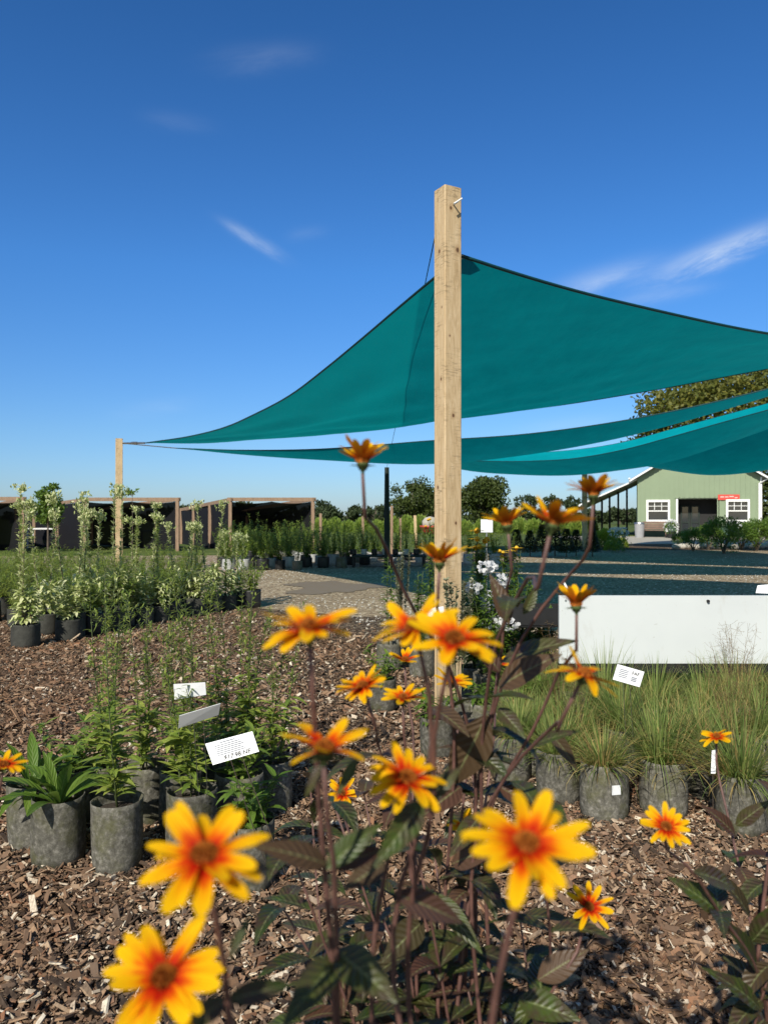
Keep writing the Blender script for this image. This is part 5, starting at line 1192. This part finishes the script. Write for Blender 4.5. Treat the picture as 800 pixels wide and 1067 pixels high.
def fplant(label, root, flowers, extra_leaves=(), stems=(), seed=0, group='red-eyed yellow daisy plants in the foreground', leafn=3, size=.064, fill=0, fillbox=None):
    """flowers: (x, y, w, normal, cup, drop, petals, waypoints[(x,y,depth)])"""
    r = np.random.default_rng(seed); R = np.array([root[0], root[1], 0]); t = thing('daisy_plant', label, 'potted plant', tuple(R), group=group)
    pot_parts(t, .12, .26, seed=seed); ml, mp = MB(), MB()
    def leafpair(p, T, sc, k, both=True):
        az = r.uniform(0, 6.28)
        for s in (0, math.pi)[:2 if both else 1]:
            d = np.array([math.cos(az + s), math.sin(az + s) * .8, r.uniform(-.1, .65)]); (ml if r.random() < .72 else mp) and hel_leaf(ml if r.random() < .72 else mp, p, d, UP, sc * r.uniform(.7, 1.1), sc * r.uniform(.3, .42), r.uniform(.3, 1.5), r)
    for k, (x, y, w, n, cup, drop, npet, wp) in enumerate(flowers):
        dep = size * F / w; c = P(x, y, dep) - R; n = nrm(np.array(n, float))
        flower_head(t, c, n, size, seed * 50 + k, cup, npet, drop)
        pts = [c - n * size * .16, c - n * size * .5]
        for q in wp: pts.append(P(*q) - R)
        last = pts[-1]; base = np.array([r.normal(0, .03), r.normal(0, .03), .22])
        if last[2] > .45: pts.append(last * [.35, .35, 1] * np.array([1, 1, 0]) + np.array([base[0], base[1], (last[2] * .5 + .12)]))
        pts.append(base); cu = interp(pts, 26)
        mb = MB(); mb.tube(cu, np.linspace(.0017, .0037, 26), 7); mb.build('stem', M['stem'], t, True)
        for q in range(leafn):
            i = int(r.uniform(5, 22)); leafpair(cu[i], None, .085, q)
    for (x0, y0, x1, y1, d0, d1, wpx, typ, roll) in extra_leaves:
        a = P(x0, y0, d0) - R; b = P(x1, y1, d1) - R; L = np.linalg.norm(b - a) * 1.05; W = wpx / F * (d0 + d1) / 2
        up = nrm(np.array([roll, -.75, .65])); hel_leaf(mp if typ == 'p' else ml, a, b - a + up * L * .18, up, L, W, .4, r)
    for st in stems:
        cu = interp([P(*q) - R for q in st], 14); mb = MB(); mb.tube(cu, .0028, 7); mb.build('stem', M['stem'], t, True)
    if fill:
        x0, x1, y0, y1, z0, z1 = fillbox
        for q in range(fill):
            p = np.array([r.uniform(x0, x1), r.uniform(y0, y1), r.uniform(z0, z1)]) - R
            b = np.array([r.normal(0, .04), r.normal(0, .04), .22]); top = p + r.normal(0, .01, 3)
            cu = stems_curve(b, top, r, .04, 10); mb = MB(); mb.tube(cu, np.linspace(.0035, .0015, 10), 6); mb.build('stem', M['stem'], t, True)
            for i in (3, 5, 6, 7, 8, 9): leafpair(cu[i], None, .084, q)
    if ml.n: ml.build('leaves', M['leaf_dark'], t, True)
    if mp.n: mp.build('purple_leaves', M['leaf_purple'], t, True)
    return t
S0 = (0, -.05, 1)
fplant('near daisy plant with two large blurred blooms at the lower left', (-.10, .44), [
    (213, 893, 138, (.05, -.36, .93), .16, .4, 19, [(228, 960, .40), (236, 1030, .42)]),
    (171, 1019, 126, (.10, -.60, .80), .14, .4, 19, [(215, 1090, .42)])],
    [(232, 905, 285, 903, .42, .46, 20, 'p', .1), (236, 1042, 302, 1025, .44, .46, 22, 'g', .1), (236, 1040, 190, 1075, .44, .42, 22, 'g', .1), (238, 1000, 262, 950, .43, .44, 10, 'g', .3)], seed=1, leafn=1, fill=2, fillbox=(-.16, -.08, .5, .62, .75, .88))
fplant('near daisy plant with two blooms on long stems left of centre', (-.05, .60), [
    (322, 657, 108, (-.05, -.10, 1), .25, .5, 17, [(328, 760, .5), (336, 880, .53), (347, 1010, .56)]),
    (338, 782, 106, (.05, -.15, 1), .38, .4, 13, [(343, 860, .5), (350, 960, .54), (352, 1060, .57)])],
    [(340, 900, 268, 880, .53, .50, 28, 'p', .2), (340, 905, 395, 860, .53, .55, 26, 'g', -.2), (345, 905, 400, 885, .54, .56, 22, 'p', -.1), (338, 795, 318, 830, .5, .5, 11, 'g', .1), (372, 790, 350, 830, .52, .5, 12, 'g', .2), (350, 990, 410, 1040, .56, .52, 40, 'g', 0), (350, 1000, 300, 1060, .56, .5, 36, 'g', 0)], seed=2, leafn=1, fill=4, fillbox=(-.12, .02, .62, .8, .75, .92))
fplant('near daisy plant with the paired blurred blooms over the middle', (.05, .66), [
    (432, 655, 94, (-.25, -.32, 1), .25, .5, 15, [(450, 760, .58), (440, 850, .6), (415, 930, .62)]),
    (473, 668, 102, (.08, -.55, .85), .15, .6, 14, [(455, 740, .55), (450, 850, .58), (430, 930, .62)]),
    (424, 812, 92, (.15, -.42, .9), .18, .5, 14, [(410, 870, .63), (395, 940, .64)])],
    [(440, 835, 392, 900, .58, .54, 30, 'g', .4), (440, 840, 480, 800, .58, .6, 20, 'g', -.2), (400, 900, 360, 925, .62, .6, 26, 'p', 0), (410, 930, 480, 960, .62, .64, 28, 'p', 0)], seed=3, leafn=1)
fplant('near daisy plant with one wide open bloom right of centre', (.07, .48), [
    (548, 882, 136, (.02, -.36, .93), .2, .4, 18, [(533, 960, .39), (512, 1066, .42)])], [], seed=4, leafn=0, fill=4, fillbox=(.02, .14, .5, .72, .75, .95))
fplant('tall bushy daisy plant with many blooms and burgundy leaves in the centre', (.12, 1.12), [
    (378, 482, 70, (.02, .0, 1), .72, .45, 17, [(398, 560, .84), (425, 625, .9), (470, 700, 1.0), (492, 780, 1.06)]),
    (458, 586, 62, (.05, .06, 1), .72, .3, 15, [(457, 640, .95), (470, 720, 1.0)]),
    (528, 547, 58, (-.15, .05, 1), .62, .3, 14, [(527, 620, .96), (520, 700, 1.02), (500, 800, 1.08)]),
    (575, 546, 80, (.22, .02, 1), .50, .4, 15, [(545, 610, .86), (524, 650, .9), (505, 740, 1.0)]),
    (618, 516, 64, (.05, .04, 1), .70, .5, 19, [(592, 600, .92), (556, 645, .95), (528, 700, 1.0), (505, 780, 1.06)]),
    (600, 631, 60, (-.05, .02, 1), .78, .15, 14, [(582, 700, .95), (558, 755, .98), (520, 820, 1.05)]),
    (422, 688, 38, (0, -.3, 1), .4, .3, 11, [(430, 760, 1.34), (430, 850, 1.3)]),
    (378, 716, 60, (-.3, -.22, 1), .12, .4, 22, [(395, 780, 1.02), (420, 860, 1.05)]),
    (420, 728, 50, (0, -.12, 1), .25, .4, 15, [(425, 800, 1.05), (430, 880, 1.08)]),
    (471, 712, 42, (.1, -.2, 1), .3, .4, 16, [(485, 790, 1.2), (480, 860, 1.2)]),
    (608, 704, 76, (.42, -.1, .9), .15, .7, 13, [(578, 755, .85), (540, 792, .92), (500, 860, 1.0)]),
    (357, 827, 37, (.05, -.6, .8), .3, .3, 13, [(368, 880, 1.3), (400, 960, 1.25)]),
    (484, 862, 42, (-.3, -.3, .9), .35, .3, 9, [(490, 930, 1.15)]),
    (613, 945, 50, (0, -.75, .65), .3, .2, 10, [(603, 985, 1.0), (570, 1040, 1.0)]),
    (519, 692, 34, (.1, -.2, 1), .2, .4, 10, [(515, 760, 1.35)])],
    [(520, 716, 577, 681, 1.0, .95, 30, 'p', .2), (522, 690, 592, 662, 1.02, .95, 24, 'g', .3), (519, 738, 546, 768, 1.0, .96, 18, 'g', -.2), (552, 778, 596, 757, .98, .92, 14, 'g', .2),
     (448, 737, 487, 762, 1.02, .95, 24, 'p', .3), (520, 700, 488, 660, 1.0, 1.0, 22, 'p', 0), (507, 745, 470, 820, 1.02, 1.05, 40, 'p', .2), (530, 650, 512, 600, .95, .95, 20, 'p', 0), (545, 640, 560, 610, .95, .95, 12, 'g', .5),
     (492, 780, 530, 810, 1.05, 1.0, 20, 'g', 0), (480, 820, 440, 850, 1.05, 1.0, 26, 'p', 0), (520, 820, 570, 850, 1.05, 1.0, 20, 'p', 0), (470, 900, 520, 880, 1.05, 1.0, 26, 'p', .1), (450, 930, 500, 990, 1.05, 1.0, 22, 'g', 0), (440, 960, 400, 1000, 1.05, 1.0, 30, 'p', 0),
     (570, 760, 600, 800, 1.0, 1.0, 16, 'p', 0), (500, 850, 470, 890, 1.05, 1.0, 22, 'g', 0), (560, 1020, 610, 990, 1.0, 1.0, 26, 'p', 0), (540, 1040, 600, 1060, 1.0, .95, 30, 'g', 0)], seed=5, leafn=3, fill=36, fillbox=(-.18, .20, .95, 1.40, .55, 1.04))
fplant('daisy plant at the right edge with two small blooms and reddish stems', (.60, 1.18), [
    (693, 862, 56, (-.08, -.6, .8), .2, .3, 14, [(718, 905, .95), (748, 950, 1.0), (785, 1005, 1.08)]),
    (746, 768, 38, (-.05, -.2, 1), .1, .6, 12, [(760, 860, 1.3), (775, 930, 1.22), (788, 1000, 1.15)])],
    [(722, 908, 765, 925, .95, 1.0, 22, 'g', .2), (748, 950, 700, 915, 1.0, .98, 24, 'g', .1), (780, 955, 745, 905, 1.1, 1.05, 18, 'p', .2), (782, 980, 820, 940, 1.1, 1.05, 26, 'g', 0), (786, 1010, 765, 960, 1.1, 1.0, 24, 'g', 0), (790, 1050, 745, 1010, 1.08, 1.0, 20, 'g', 0), (765, 870, 735, 840, 1.28, 1.25, 16, 'p', 0), (766, 860, 800, 835, 1.28, 1.25, 16, 'g', 0)],
    [[(788, 1000, 1.1), (800, 900, 1.1), (812, 840, 1.1)]], seed=6, leafn=2, fill=5, fillbox=(.52, .72, 1.05, 1.3, .6, 1.0))
fplant('daisy plant at the left edge with one small half-seen bloom', (-.70, 1.25), [
    (4, 798, 50, (.2, -.2, 1), .15, .5, 12, [(-20, 840, 1.1)])], [], seed=7, leafn=1)
print('objects', len(scene.objects))
